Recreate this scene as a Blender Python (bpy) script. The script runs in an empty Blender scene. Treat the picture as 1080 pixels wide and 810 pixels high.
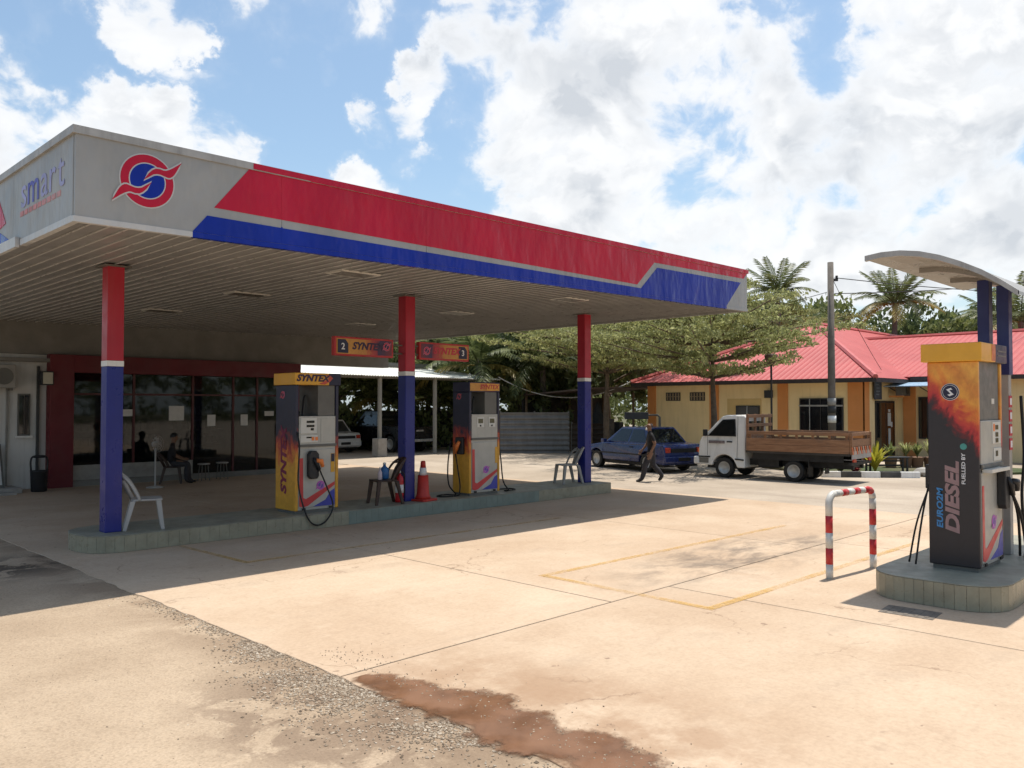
import bpy, bmesh, math, random
from mathutils import Vector, Matrix
R = math.radians
random.seed(7)
sc = bpy.context.scene
col = sc.collection

# ------------------------------------------------------------------ camera
YAW, PITCH, CAMH = R(44.6), math.atan(22/873.0), 2.05
fh = Vector((math.cos(YAW), math.sin(YAW), 0)); rt = Vector((math.sin(YAW), -math.cos(YAW), 0)); zz = Vector((0, 0, 1))
fw = fh*math.cos(PITCH) + zz*math.sin(PITCH); up = -fh*math.sin(PITCH) + zz*math.cos(PITCH)
cd = bpy.data.cameras.new('camera'); cam = bpy.data.objects.new('camera', cd); col.objects.link(cam)
cd.sensor_width = 36; cd.lens = 36*873/1080.0; cd.clip_start = 0.05; cd.clip_end = 2000
m = Matrix((rt, up, -fw)).transposed().to_4x4(); m.translation = (0, 0, CAMH); cam.matrix_world = m
sc.camera = cam

# ------------------------------------------------------------------ light, sky, exposure
SUNV = Vector((0.23, 0.012, 1)).normalized()
EL = math.asin(SUNV.z); AZ = math.atan2(SUNV.x, SUNV.y)
sl = bpy.data.lights.new('sun', 'SUN'); sl.energy = 4.6; sl.angle = R(0.53); sl.color = (1, .945, .86)
so = bpy.data.objects.new('sun', sl); col.objects.link(so)
so.rotation_euler = SUNV.to_track_quat('Z', 'Y').to_euler(); so.location = (0, 0, 40)
sc.view_settings.view_transform = 'Standard'; sc.view_settings.look = 'None'
sc.view_settings.gamma = 1; sc.view_settings.exposure = 0.25; sc.view_settings.use_curve_mapping = False

w = bpy.data.worlds.new('World'); sc.world = w; w.use_nodes = True
nt = w.node_tree; nt.nodes.clear()
class NG:
    """small helper for node graphs"""
    def __init__(s, tree): s.t = tree
    def n(s, typ, **kw):
        nd = s.t.nodes.new(typ)
        for k, v in kw.items(): setattr(nd, k, v)
        return nd
    def l(s, a, b): s.t.links.new(a, b)
    def put(s, sock, v):
        if hasattr(v, 'is_output'): s.l(v, sock)
        else: sock.default_value = v
    def math(s, op, a, b=0.0, c=None, clamp=False):
        nd = s.n('ShaderNodeMath', operation=op); nd.use_clamp = clamp
        s.put(nd.inputs[0], a); s.put(nd.inputs[1], b)
        if c is not None: s.put(nd.inputs[2], c)
        return nd.outputs[0]
    def vm(s, op, a, b=(0, 0, 0)):
        nd = s.n('ShaderNodeVectorMath', operation=op); s.put(nd.inputs[0], a); s.put(nd.inputs[1], b)
        return nd.outputs['Value'] if op in ('DOT_PRODUCT', 'LENGTH', 'DISTANCE') else nd.outputs[0]
    def noise(s, vec, scale, detail=4, rough=.55, dist=0, col=False):
        nd = s.n('ShaderNodeTexNoise'); s.put(nd.inputs['Vector'], vec)
        nd.inputs['Scale'].default_value = scale; nd.inputs['Detail'].default_value = detail
        nd.inputs['Roughness'].default_value = rough; nd.inputs['Distortion'].default_value = dist
        return nd.outputs['Color' if col else 'Fac']
    def ramp(s, v, a, b, lo=0.0, hi=1.0, smooth=True):
        nd = s.n('ShaderNodeMapRange'); nd.interpolation_type = 'SMOOTHSTEP' if smooth else 'LINEAR'
        s.put(nd.inputs[0], v); nd.inputs[1].default_value = a; nd.inputs[2].default_value = b
        nd.inputs[3].default_value = lo; nd.inputs[4].default_value = hi
        return nd.outputs[0]
    def mix(s, f, a, b):
        nd = s.n('ShaderNodeMix', data_type='RGBA'); s.put(nd.inputs[0], f)
        for k, v in ((6, a), (7, b)):
            s.put(nd.inputs[k], v if hasattr(v, 'is_output') else (*v, 1) if len(v) == 3 else v)
        return nd.outputs[2]
    def mul(s, f, a, b):
        nd = s.n('ShaderNodeMix', data_type='RGBA', blend_type='MULTIPLY'); s.put(nd.inputs[0], f)
        for k, v in ((6, a), (7, b)):
            s.put(nd.inputs[k], v if hasattr(v, 'is_output') else (*v, 1) if len(v) == 3 else v)
        return nd.outputs[2]
    def ramp_col(s, v, stops, interp='LINEAR'):
        nd = s.n('ShaderNodeValToRGB'); cr = nd.color_ramp; cr.interpolation = interp
        while len(cr.elements) < len(stops): cr.elements.new(.5)
        for e, (p, c) in zip(cr.elements, stops): e.position = p; e.color = (*c, 1)
        s.put(nd.inputs[0], v); return nd.outputs[0]
g = NG(nt)
sky = g.n('ShaderNodeTexSky'); sky.sky_type = 'NISHITA'; sky.sun_disc = False
sky.sun_elevation = EL; sky.sun_rotation = AZ; sky.air_density = 1.0; sky.dust_density = 1.6; sky.ozone_density = 1.2
SKYS = 0.145
tc = g.n('ShaderNodeTexCoord'); D = g.vm('NORMALIZE', tc.outputs['Generated'])
def skydir(px, py):
    v = fw + rt*((px-540)/873.0) - up*((py-405)/873.0); return tuple(v.normalized())
# cumulus banks: a field of soft centres in the sky (direction, angular radius) that raises the cloud cover
banks = [((650, 70), 8), ((575, 110), 6), ((525, 40), 4.2), ((720, 150), 8.5), ((820, 205), 8), ((890, 160), 4.5), ((680, 10), 5.5), ((620, 175), 6), ((455, 85), 2.0),
         ((1010, 120), 8), ((1050, 30), 7), ((1100, 200), 9), ((950, 240), 8), ((745, 75), 4.5), ((930, 10), 2.2), ((700, 240), 7), ((580, 235), 4),
         ((30, 125), 2.6), ((105, 140), 2.8), ((170, 148), 2.8), ((235, 162), 2.5), ((-40, 140), 5), ((150, 3), 2.6), ((205, 28), 1.7), ((385, 197), 2.2), ((435, 165), 1.3, .72), ((392, 122), 1.4, .78), ((297, 70), 1.2, .60), ((335, 73), 1.2, .58), ((440, 132), 1.4, .70), ((545, 15), 2, .6), ((250, 60), 3, .45), ((700, -120), 9), ((300, -260), 11), ((1250, -100), 12)]
w2_ = g.vm('SCALE', g.vm('SUBTRACT', g.noise(D, 17.0, 6, .62, col=True), (.5, .5, .5))); w2_.node.inputs['Scale'].default_value = .095
DW = g.vm('NORMALIZE', g.vm('ADD', D, w2_))
sepz = g.n('ShaderNodeSeparateXYZ'); g.l(D, sepz.inputs[0]); DZ = sepz.outputs[2]
cov = None
for (px, py), rad, *amt in banks:
    d = g.vm('DOT_PRODUCT', DW, skydir(px, py))
    k = g.ramp(d, math.cos(R(rad*1.55)), math.cos(R(rad*.35)), 0.0, amt[0] if amt else 1.0)
    cov = k if cov is None else g.math('MAXIMUM', cov, k)
# beyond the view: the same scattered cumulus everywhere
broad = g.ramp(g.noise(D, 1.7, 2, .5), .5, .72)
viewd = g.ramp(g.vm('DOT_PRODUCT', D, tuple(fw)), math.cos(R(52)), math.cos(R(38)))
cov = g.math('MAXIMUM', cov, g.math('MULTIPLY', broad, g.math('SUBTRACT', 1.0, viewd)))
warp = g.vm('SCALE', g.vm('SUBTRACT', g.noise(D, 6.0, 4, .55, col=True), (.5, .5, .5)))
warp.node.inputs['Scale'].default_value = .085
P = g.vm('MULTIPLY', g.vm('ADD', D, warp), (1, 1, 1.3))
def dens(p):
    a = g.noise(p, 9.0, 8, .56); b = g.noise(p, 30.0, 6, .55)
    return g.math('ADD', g.math('MULTIPLY', g.math('SUBTRACT', a, .5), 1.35), g.math('MULTIPLY', g.math('SUBTRACT', b, .5), .34))
n0 = dens(P); n1 = dens(g.vm('ADD', P, (0.006, -.004, .022)))
dn = g.math('ADD', n0, g.math('MULTIPLY', cov, .50))
mask = g.math('ADD', g.ramp(dn, .26, .44, 0, .72), g.ramp(dn, .10, .60, 0, .28))
thick = g.ramp(dn, .34, .66)
lit = g.ramp(g.math('SUBTRACT', n0, n1), -.12, .10)
low = g.ramp(g.noise(P, 7.0, 4, .48), .46, .62)
shade = g.math('MULTIPLY', thick, g.math('ADD', g.math('MULTIPLY', g.math('SUBTRACT', 1.0, lit), .55), g.math('MULTIPLY', low, .75)), clamp=True)
ccol = g.mix(shade, (.86, .865, .87), (.56, .59, .63))
haze = g.ramp(DZ, .0, .30, 1.0, 0.0)
sk = g.vm('SCALE', g.vm('MULTIPLY', sky.outputs[0], (.96, 1.04, 1.0))); sk.node.inputs['Scale'].default_value = SKYS
skc = g.mix(g.math('ADD', .06, g.math('MULTIPLY', haze, .45)), sk, (.60, .70, .78))
fin = g.mix(g.math('MULTIPLY', mask, .96), skc, ccol)
bg = g.n('ShaderNodeBackground'); g.l(fin, bg.inputs[0]); bg.inputs[1].default_value = 1.0
ow = g.n('ShaderNodeOutputWorld'); g.l(bg.outputs[0], ow.inputs[0])

# ------------------------------------------------------------------ mesh helper
class MB:
    def __init__(s): s.v = []; s.f = []
    def add(s, vs, fs):
        o = len(s.v); s.v += [tuple(p) for p in vs]; s.f += [tuple(i+o for i in q) for q in fs]; return s
    def box(s, x0, x1, y0, y1, z0, z1):
        return s.add([(x0,y0,z0),(x1,y0,z0),(x1,y1,z0),(x0,y1,z0),(x0,y0,z1),(x1,y0,z1),(x1,y1,z1),(x0,y1,z1)],
                     [(0,3,2,1),(4,5,6,7),(0,1,5,4),(1,2,6,5),(2,3,7,6),(3,0,4,7)])
    def hexa(s, p): return s.add(p, [(0,3,2,1),(4,5,6,7),(0,1,5,4),(1,2,6,5),(2,3,7,6),(3,0,4,7)])
    def prism(s, poly, axis, a, b):
        n = len(poly)
        def P(p, t): return (t, p[0], p[1]) if axis == 'x' else (p[0], t, p[1]) if axis == 'y' else (p[0], p[1], t)
        vs = [P(p, a) for p in poly] + [P(p, b) for p in poly]
        return s.add(vs, [tuple(range(n))[::-1], tuple(range(n, 2*n))] + [(i, (i+1) % n, n+(i+1) % n, n+i) for i in range(n)])
    def ngon(s, pts): return s.add(pts, [tuple(range(len(pts)))])
    def tube(s, pts, r, seg=8, cap=True):
        pts = [Vector(p) for p in pts]; n = len(pts); rs = r if isinstance(r, (list, tuple)) else [r]*n
        vs = []; ref = None
        for i in range(n):
            t = (pts[min(i+1, n-1)] - pts[max(i-1, 0)]).normalized()
            if ref is None: ref = Vector((0, 0, 1)) if abs(t.z) < .9 else Vector((1, 0, 0))
            a = t.cross(ref)
            if a.length < 1e-4: a = t.cross(Vector((.3, .9, .1)))
            a.normalize(); b = t.cross(a).normalized(); ref = a.cross(t).normalized() if False else ref
            for k in range(seg):
                th = 2*math.pi*k/seg; vs.append(pts[i] + (a*math.cos(th) + b*math.sin(th))*rs[i])
        fs = [(i*seg+k, i*seg+(k+1) % seg, (i+1)*seg+(k+1) % seg, (i+1)*seg+k) for i in range(n-1) for k in range(seg)]
        if cap: fs += [tuple(range(seg))[::-1], tuple((n-1)*seg+k for k in range(seg))]
        return s.add(vs, fs)
    def lathe(s, prof, seg=20, c=(0, 0, 0), axis='z'):
        n = len(prof); vs = []
        for r, h in prof:
            for k in range(seg):
                th = 2*math.pi*k/seg; x, y = r*math.cos(th), r*math.sin(th)
                p = (x, y, h) if axis == 'z' else (x, h, y) if axis == 'y' else (h, x, y)
                vs.append((p[0]+c[0], p[1]+c[1], p[2]+c[2]))
        fs = [(i*seg+k, i*seg+(k+1) % seg, (i+1)*seg+(k+1) % seg, (i+1)*seg+k) for i in range(n-1) for k in range(seg)]
        fs += [tuple(range(seg))[::-1], tuple((n-1)*seg+k for k in range(seg))]
        return s.add(vs, fs)
    def mesh(s, name, mats, smooth=False, recalc=True):
        me = bpy.data.meshes.new(name); me.from_pydata(s.v, [], s.f)
        if recalc:
            bm = bmesh.new(); bm.from_mesh(me); bmesh.ops.recalc_face_normals(bm, faces=bm.faces); bm.to_mesh(me); bm.free()
        for mm in (mats if isinstance(mats, list) else [mats]): me.materials.append(mm)
        if smooth:
            for p in me.polygons: p.use_smooth = True
        return me
    def build(s, name, mat, parent=None, loc=(0, 0, 0), rot=(0, 0, 0), smooth=False, bevel=0, seg=2, recalc=True):
        return put(name, s.mesh(name, mat, smooth, recalc), parent, loc, rot, bevel, seg)
def put(name, me, parent=None, loc=(0, 0, 0), rot=(0, 0, 0), bevel=0, seg=2):
    o = bpy.data.objects.new(name, me); col.objects.link(o); o.location = loc; o.rotation_euler = rot
    if parent: o.parent = parent
    if bevel:
        b = o.modifiers.new('bevel', 'BEVEL'); b.width = bevel; b.segments = seg; b.limit_method = 'ANGLE'; b.angle_limit = R(40)
    return o
def tag(o, label, cat, group=None):
    o['label'] = label; o['category'] = cat
    if group: o['group'] = group
    return o
def thing(name, label, cat, loc=(0, 0, 0), rz=0, group=None):
    o = bpy.data.objects.new(name, None); col.objects.link(o); o.location = loc; o.rotation_euler = (0, 0, rz)
    o.empty_display_size = .2
    return tag(o, label, cat, group)
def struct(o, kind='structure'): o['kind'] = kind; return o
def copy_tree(o, parent=None):
    c = o.copy(); col.objects.link(c); c.parent = parent
    for ch in list(o.children): copy_tree(ch, c)
    return c
def text_me(s, size, mat, shear=0, bold=0, thick=.003, align='CENTER', sx=1.0):
    cu = bpy.data.curves.new('txt', 'FONT'); cu.body = s; cu.size = size; cu.shear = shear; cu.offset = bold
    cu.extrude = thick/2; cu.align_x = align; cu.align_y = 'CENTER'; cu.resolution_u = 3
    o = bpy.data.objects.new('txt', cu); col.objects.link(o)
    dg = bpy.context.evaluated_depsgraph_get(); me = bpy.data.meshes.new_from_object(o.evaluated_get(dg))
    bpy.data.objects.remove(o); bpy.data.curves.remove(cu)
    me.transform(Matrix.Scale(sx, 4, (1, 0, 0)))
    me.materials.clear(); me.materials.append(mat); return me
# orientation for flat lettering: 'front' faces -Y reading along +X; 'side' faces -X reading along -Y; 'sideup' faces -X reading upwards
ROT = {'front': Matrix(((1,0,0),(0,0,-1),(0,1,0))), 'side': Matrix(((0,0,-1),(-1,0,0),(0,1,0))), 'sideup': Matrix(((0,0,-1),(0,1,0),(1,0,0)))}
ROT['sideup'] = Matrix(((0, 0, -1), (0, 1, 0), (1, 0, 0)))
def lettering(s, size, mat, parent, loc, face='front', **kw):
    me = text_me(s, size, mat, **kw)
    M = ROT[face]
    if face == 'sideup': M = Matrix(((0, 0, -1), (0, 1, 0), (1, 0, 0))) 
    me.transform(M.to_4x4()); return put('lettering', me, parent, loc)

# ------------------------------------------------------------------ materials
MATS = {}
def new_mat(name):
    mt = bpy.data.materials.new(name); mt.use_nodes = True; t = mt.node_tree; t.nodes.clear(); gg = NG(t)
    b = gg.n('ShaderNodeBsdfPrincipled'); o = gg.n('ShaderNodeOutputMaterial'); gg.l(b.outputs[0], o.inputs[0])
    return mt, gg, b, o
def pos(gg): return gg.n('ShaderNodeNewGeometry').outputs['Position']
def objc(gg): return gg.n('ShaderNodeTexCoord').outputs['Object']
def bump(gg, b, h, strength=.3, dist=.02):
    n = gg.n('ShaderNodeBump'); n.inputs['Strength'].default_value = strength; n.inputs['Distance'].default_value = dist
    gg.put(n.inputs['Height'], h); gg.l(n.outputs[0], b.inputs['Normal'])
def M(name, c, rough=.6, var=.15, scale=3.0, metal=0, dirt=0, dirtc=(.12, .09, .06), bmp=0, bscale=40, spec=.4, coat=0, streak=False):
    """worn surface: base colour varied by noise, optional dirt film and fine relief"""
    if name in MATS: return MATS[name]
    mt, gg, b, o = new_mat(name); p = pos(gg)
    a = gg.noise(p, scale, 6, .6); lo = tuple(x*(1-var) for x in c); hi = tuple(min(1, x*(1+var)) for x in c)
    cc = gg.mix(gg.ramp(a, .3, .7), lo, hi)
    if dirt:
        q = gg.vm('MULTIPLY', p, (3, 3, .25)) if streak else p
        dm = gg.ramp(gg.noise(q, 2.2 if not streak else 2.5, 8, .68), .45, .75)
        cc = gg.mix(gg.math('MULTIPLY', dm, dirt), cc, dirtc)
    gg.l(cc, b.inputs['Base Color'])
    gg.l(gg.ramp(gg.noise(p, scale*2.3, 4), .3, .7, max(.03, rough-.1), min(1, rough+.1)), b.inputs['Roughness'])
    b.inputs['Metallic'].default_value = metal; b.inputs['Specular IOR Level'].default_value = spec; b.inputs['Coat Weight'].default_value = coat
    if bmp: bump(gg, b, gg.noise(p, bscale, 4), bmp, .01)
    MATS[name] = mt; return mt
WHITE = M('white_paint', (.74, .73, .70), .5, .06, dirt=.25, streak=True)
RED = M('red_vinyl', (.37, .012, .028), .38, .10, 1.2, dirt=.18, dirtc=(.30, .10, .10), streak=True)
BLUE = M('blue_vinyl', (.010, .018, .18), .34, .12, 1.2, dirt=.15, dirtc=(.05, .055, .14), streak=True)
def fascia_mat(name, c, rough, film):
    mt, gg, b, o = new_mat(name); p = pos(gg)
    cc = gg.mix(gg.ramp(gg.noise(p, 1.1, 5), .3, .7), tuple(x*.9 for x in c), tuple(min(1, x*1.08) for x in c))
    dm = gg.ramp(gg.noise(gg.vm('MULTIPLY', p, (4, 4, .35)), 2.2, 7, .65), .48, .8)
    cc = gg.mix(gg.math('MULTIPLY', dm, .05), cc, film); gg.l(cc, b.inputs['Base Color'])
    b.inputs['Roughness'].default_value = rough; b.inputs['Coat Weight'].default_value = .10; b.inputs['Coat Roughness'].default_value = .15; b.inputs['Specular IOR Level'].default_value = .15
    h = gg.math('ADD', gg.noise(gg.vm('MULTIPLY', p, (1.6, 1.6, .7)), 1.4, 3, .5), gg.math('MULTIPLY', gg.noise(gg.vm('MULTIPLY', p, (1.3, 1.3, .6)), 1.3, 1), .22))
    bump(gg, b, h, .8, .12); return mt
FGREY = fascia_mat('fascia_grey_panel', (.325, .325, .315), .42, (.24, .23, .21))
FRED = fascia_mat('fascia_red_film', (.47, .010, .036), .26, (.30, .05, .07))
FBLUE = fascia_mat('fascia_blue_film', (.006, .024, .29), .24, (.05, .06, .16))
FWHITE = fascia_mat('fascia_white_film', (.50, .50, .49), .40, (.4, .38, .35))
CAP = M('cap_metal', (.36, .355, .34), .5, .12, dirt=.4, dirtc=(.12, .11, .10), streak=True)
SOFF = M('soffit_metal', (.275, .27, .265), .42, .10, 1.0, dirt=.45, dirtc=(.14, .13, .12), metal=.1)
BEAM = M('grey_render', (.20, .19, .17), .85, .12, 1.5, dirt=.4, dirtc=(.14, .13, .11), bmp=.2)
BLACK = M('black_rubber', (.012, .012, .012), .6, .2)
DARKPL = M('dark_plastic', (.02, .02, .022), .45, .2, 8)
GREYP = M('pump_grey_steel', (.42, .41, .37), .42, .06, 4, dirt=.25, dirtc=(.22, .18, .13), metal=.2, streak=True)
DGREY = M('pump_dark_grey', (.13, .125, .11), .5, .08, 4)
YELP = M('pump_yellow', (.70, .36, .035), .4, .06, 3, dirt=.15, dirtc=(.3, .18, .05))
NAVY = M('navy_vinyl', (.018, .018, .045), .45, .1, 3)
ORNG = M('orange_vinyl', (.80, .22, .05), .45, .1, 3)
PURP = M('magenta_vinyl', (.42, .08, .42), .45, .1, 5)
LITEP = M('display_panel', (.60, .585, .53), .4, .05, 5)
LCD = M('lcd_black', (.012, .012, .010), .12, .1)
TEXTRED = M('text_red', (.48, .03, .05), .45, .1)
TEXTPINK = M('text_grey_pink', (.30, .19, .19), .5, .1, 9)
TEXTCY = M('text_cyan', (.05, .22, .48), .5, .1)
TEXTWH = M('text_white', (.7, .7, .7), .5, .05)
TEXTNV = M('text_navy', (.04, .02, .05), .5, .05)
LAV = M('faded_lavender', (.30, .30, .52), .5, .15, 4, dirt=.3, dirtc=(.42, .42, .43))
LAVD = M('letter_blue', (.09, .09, .38), .5, .15, 4)
PALERED = M('faded_red', (.50, .20, .20), .55, .2, 6, dirt=.4, dirtc=(.42, .40, .38))
TILE = M('island_tile_green', (.30, .275, .195), .35, .10, 6, dirt=.35, dirtc=(.16, .13, .09))
TILETEAL = M('island_paint_teal', (.19, .225, .19), .45, .10, 4, dirt=.35, dirtc=(.13, .12, .10))
TILETOP = M('island_top', (.27, .26, .20), .55, .15, 3, dirt=.4, dirtc=(.16, .14, .11), bmp=.1)
YLINE = None
CHROME = M('bare_steel', (.45, .45, .44), .35, .1, 8, metal=.7)
PLW = M('plastic_grey_white', (.40, .38, .355), .45, .08, 3, dirt=.25, dirtc=(.3, .26, .22))
PLB = M('plastic_brown', (.05, .028, .02), .45, .15, 5)
CONEO = M('cone_orange', (.50, .036, .024), .5, .12, 6, dirt=.25, dirtc=(.25, .06, .04))
EXTR = M('extinguisher_red', (.48, .015, .02), .25, .06)
WALLW = M('white_render', (.60, .59, .56), .85, .06, 1.5, dirt=.35, dirtc=(.28, .26, .23), bmp=.15, streak=True)
MAROON = M('maroon_paint', (.125, .010, .015), .5, .1, 2, dirt=.1)
YELLOW = M('yellow_render', (.82, .62, .33), .85, .05, .8, dirt=.22, dirtc=(.38, .27, .14), bmp=.1, streak=True)
ORANGE = M('orange_render', (.64, .25, .075), .8, .06, .8, dirt=.15, dirtc=(.4, .16, .05))
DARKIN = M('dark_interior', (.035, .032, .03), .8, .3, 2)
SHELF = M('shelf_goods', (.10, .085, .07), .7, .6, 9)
CONCB = M('grey_concrete', (.33, .31, .28), .9, .12, 4, dirt=.35, dirtc=(.15, .13, .11), bmp=.3)
WOODP = M('timber_post', (.16, .11, .07), .85, .25, 6, bmp=.3)
PAPER = M('paper', (.62, .60, .56), .8, .08, 6)
def rough_wood():
    mt, gg, b, o = new_mat('brown_timber_boards'); p = objc(gg)
    q = gg.vm('MULTIPLY', p, (1.2, 9, 14)); a = gg.noise(q, 2.5, 6, .6)
    c = gg.mix(gg.ramp(a, .3, .7), (.20, .095, .045), (.30, .155, .078))
    c = gg.mix(gg.math('MULTIPLY', gg.ramp(gg.noise(p, 2.2, 6, .6), .5, .75), .5), c, (.11, .07, .05)); gg.l(c, b.inputs['Base Color'])
    b.inputs['Roughness'].default_value = .7; bump(gg, b, a, .3, .01); return mt
WOOD = rough_wood()
def glass(name, tint=(.02, .022, .022), rough=.03, trans=.75):
    mt, gg, b, o = new_mat(name); b.inputs['Base Color'].default_value = (*tint, 1); b.inputs['Roughness'].default_value = rough
    tr = gg.n('ShaderNodeBsdfTransparent'); tr.inputs[0].default_value = (.55, .57, .55, 1); mx = gg.n('ShaderNodeMixShader')
    fr = gg.n('ShaderNodeFresnel'); fr.inputs[0].default_value = 1.35
    gl = gg.n('ShaderNodeBsdfGlossy'); gl.inputs['Roughness'].default_value = rough; gl.inputs[0].default_value = (.9, .9, .9, 1)
    m1 = gg.n('ShaderNodeMixShader'); m1.inputs[0].default_value = trans; gg.l(b.outputs[0], m1.inputs[1]); gg.l(tr.outputs[0], m1.inputs[2])
    gg.l(fr.outputs[0], mx.inputs[0]); gg.l(m1.outputs[0], mx.inputs[1]); gg.l(gl.outputs[0], mx.inputs[2]); gg.l(mx.outputs[0], o.inputs[0])
    return mt
GLASS = glass('shop_glass'); CARGLASS = glass('car_glass', (.012, .015, .016), .03, .45); TINT = glass('tinted_glass', (.01, .01, .012), .04, .15)
def flame(name, kind):
    """printed flame artwork: colours run over height with a torn, licking edge"""
    mt, gg, b, o = new_mat(name); p = objc(gg)
    sp = gg.n('ShaderNodeSeparateXYZ'); gg.l(p, sp.inputs[0])
    nz = gg.noise(gg.vm('MULTIPLY', p, (3.0, 3.0, 1.8)), 1.6, 6, .6, 1.2)
    fine = gg.noise(p, 9, 5, .6, 1.0)
    if kind == 'petrol':      # navy top, torn red flame, yellow foot
        t = gg.math('ADD', gg.math('DIVIDE', sp.outputs[2], 2.4), gg.math('MULTIPLY', gg.math('SUBTRACT', nz, .5), .42))
        c = gg.ramp_col(t, [(.0, (.70, .36, .03)), (.36, (.70, .34, .03)), (.42, (.62, .16, .03)), (.47, (.45, .05, .02)), (.53, (.16, .02, .03)), (.56, (.016, .016, .04)), (1, (.014, .016, .05))])
    elif kind == 'band':      # wide sign: amber left, torn red, navy right
        t = gg.math('ADD', gg.math('DIVIDE', gg.math('ADD', sp.outputs[0], .6), 1.2), gg.math('MULTIPLY', gg.math('SUBTRACT', nz, .5), .35))
        c = gg.ramp_col(t, [(.0, (.58, .29, .04)), (.5, (.55, .24, .035)), (.6, (.42, .055, .025)), (.74, (.32, .02, .03)), (.80, (.03, .015, .06)), (1, (.18, .02, .03))])
    else:                     # diesel: amber flames on top, red tongues, near-black below
        t = gg.math('ADD', gg.math('DIVIDE', sp.outputs[2], 2.45), gg.math('MULTIPLY', gg.math('SUBTRACT', nz, .5), .30))
        t = gg.math('SUBTRACT', t, gg.math('MULTIPLY', sp.outputs[1], -.34))
        t = gg.math('SUBTRACT', t, gg.math('MULTIPLY', sp.outputs[1], .80))
        c = gg.ramp_col(t, [(.0, (.018, .015, .02)), (.62, (.02, .017, .022)), (.655, (.14, .012, .016)), (.685, (.50, .03, .03)), (.73, (.60, .07, .03)), (.77, (.74, .20, .03)), (.83, (.80, .36, .05)), (.9, (.66, .24, .04)), (1, (.82, .42, .07))])
    c = gg.mul(.5, c, gg.ramp_col(fine, [(.3, (.55, .5, .5)), (.7, (1, 1, 1))]))
    gg.l(c, b.inputs['Base Color']); b.inputs['Roughness'].default_value = .4; return mt
FLP, FLB, FLD = flame('flame_print_petrol', 'petrol'), flame('flame_print_sign', 'band'), flame('flame_print_diesel', 'diesel')

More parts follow.
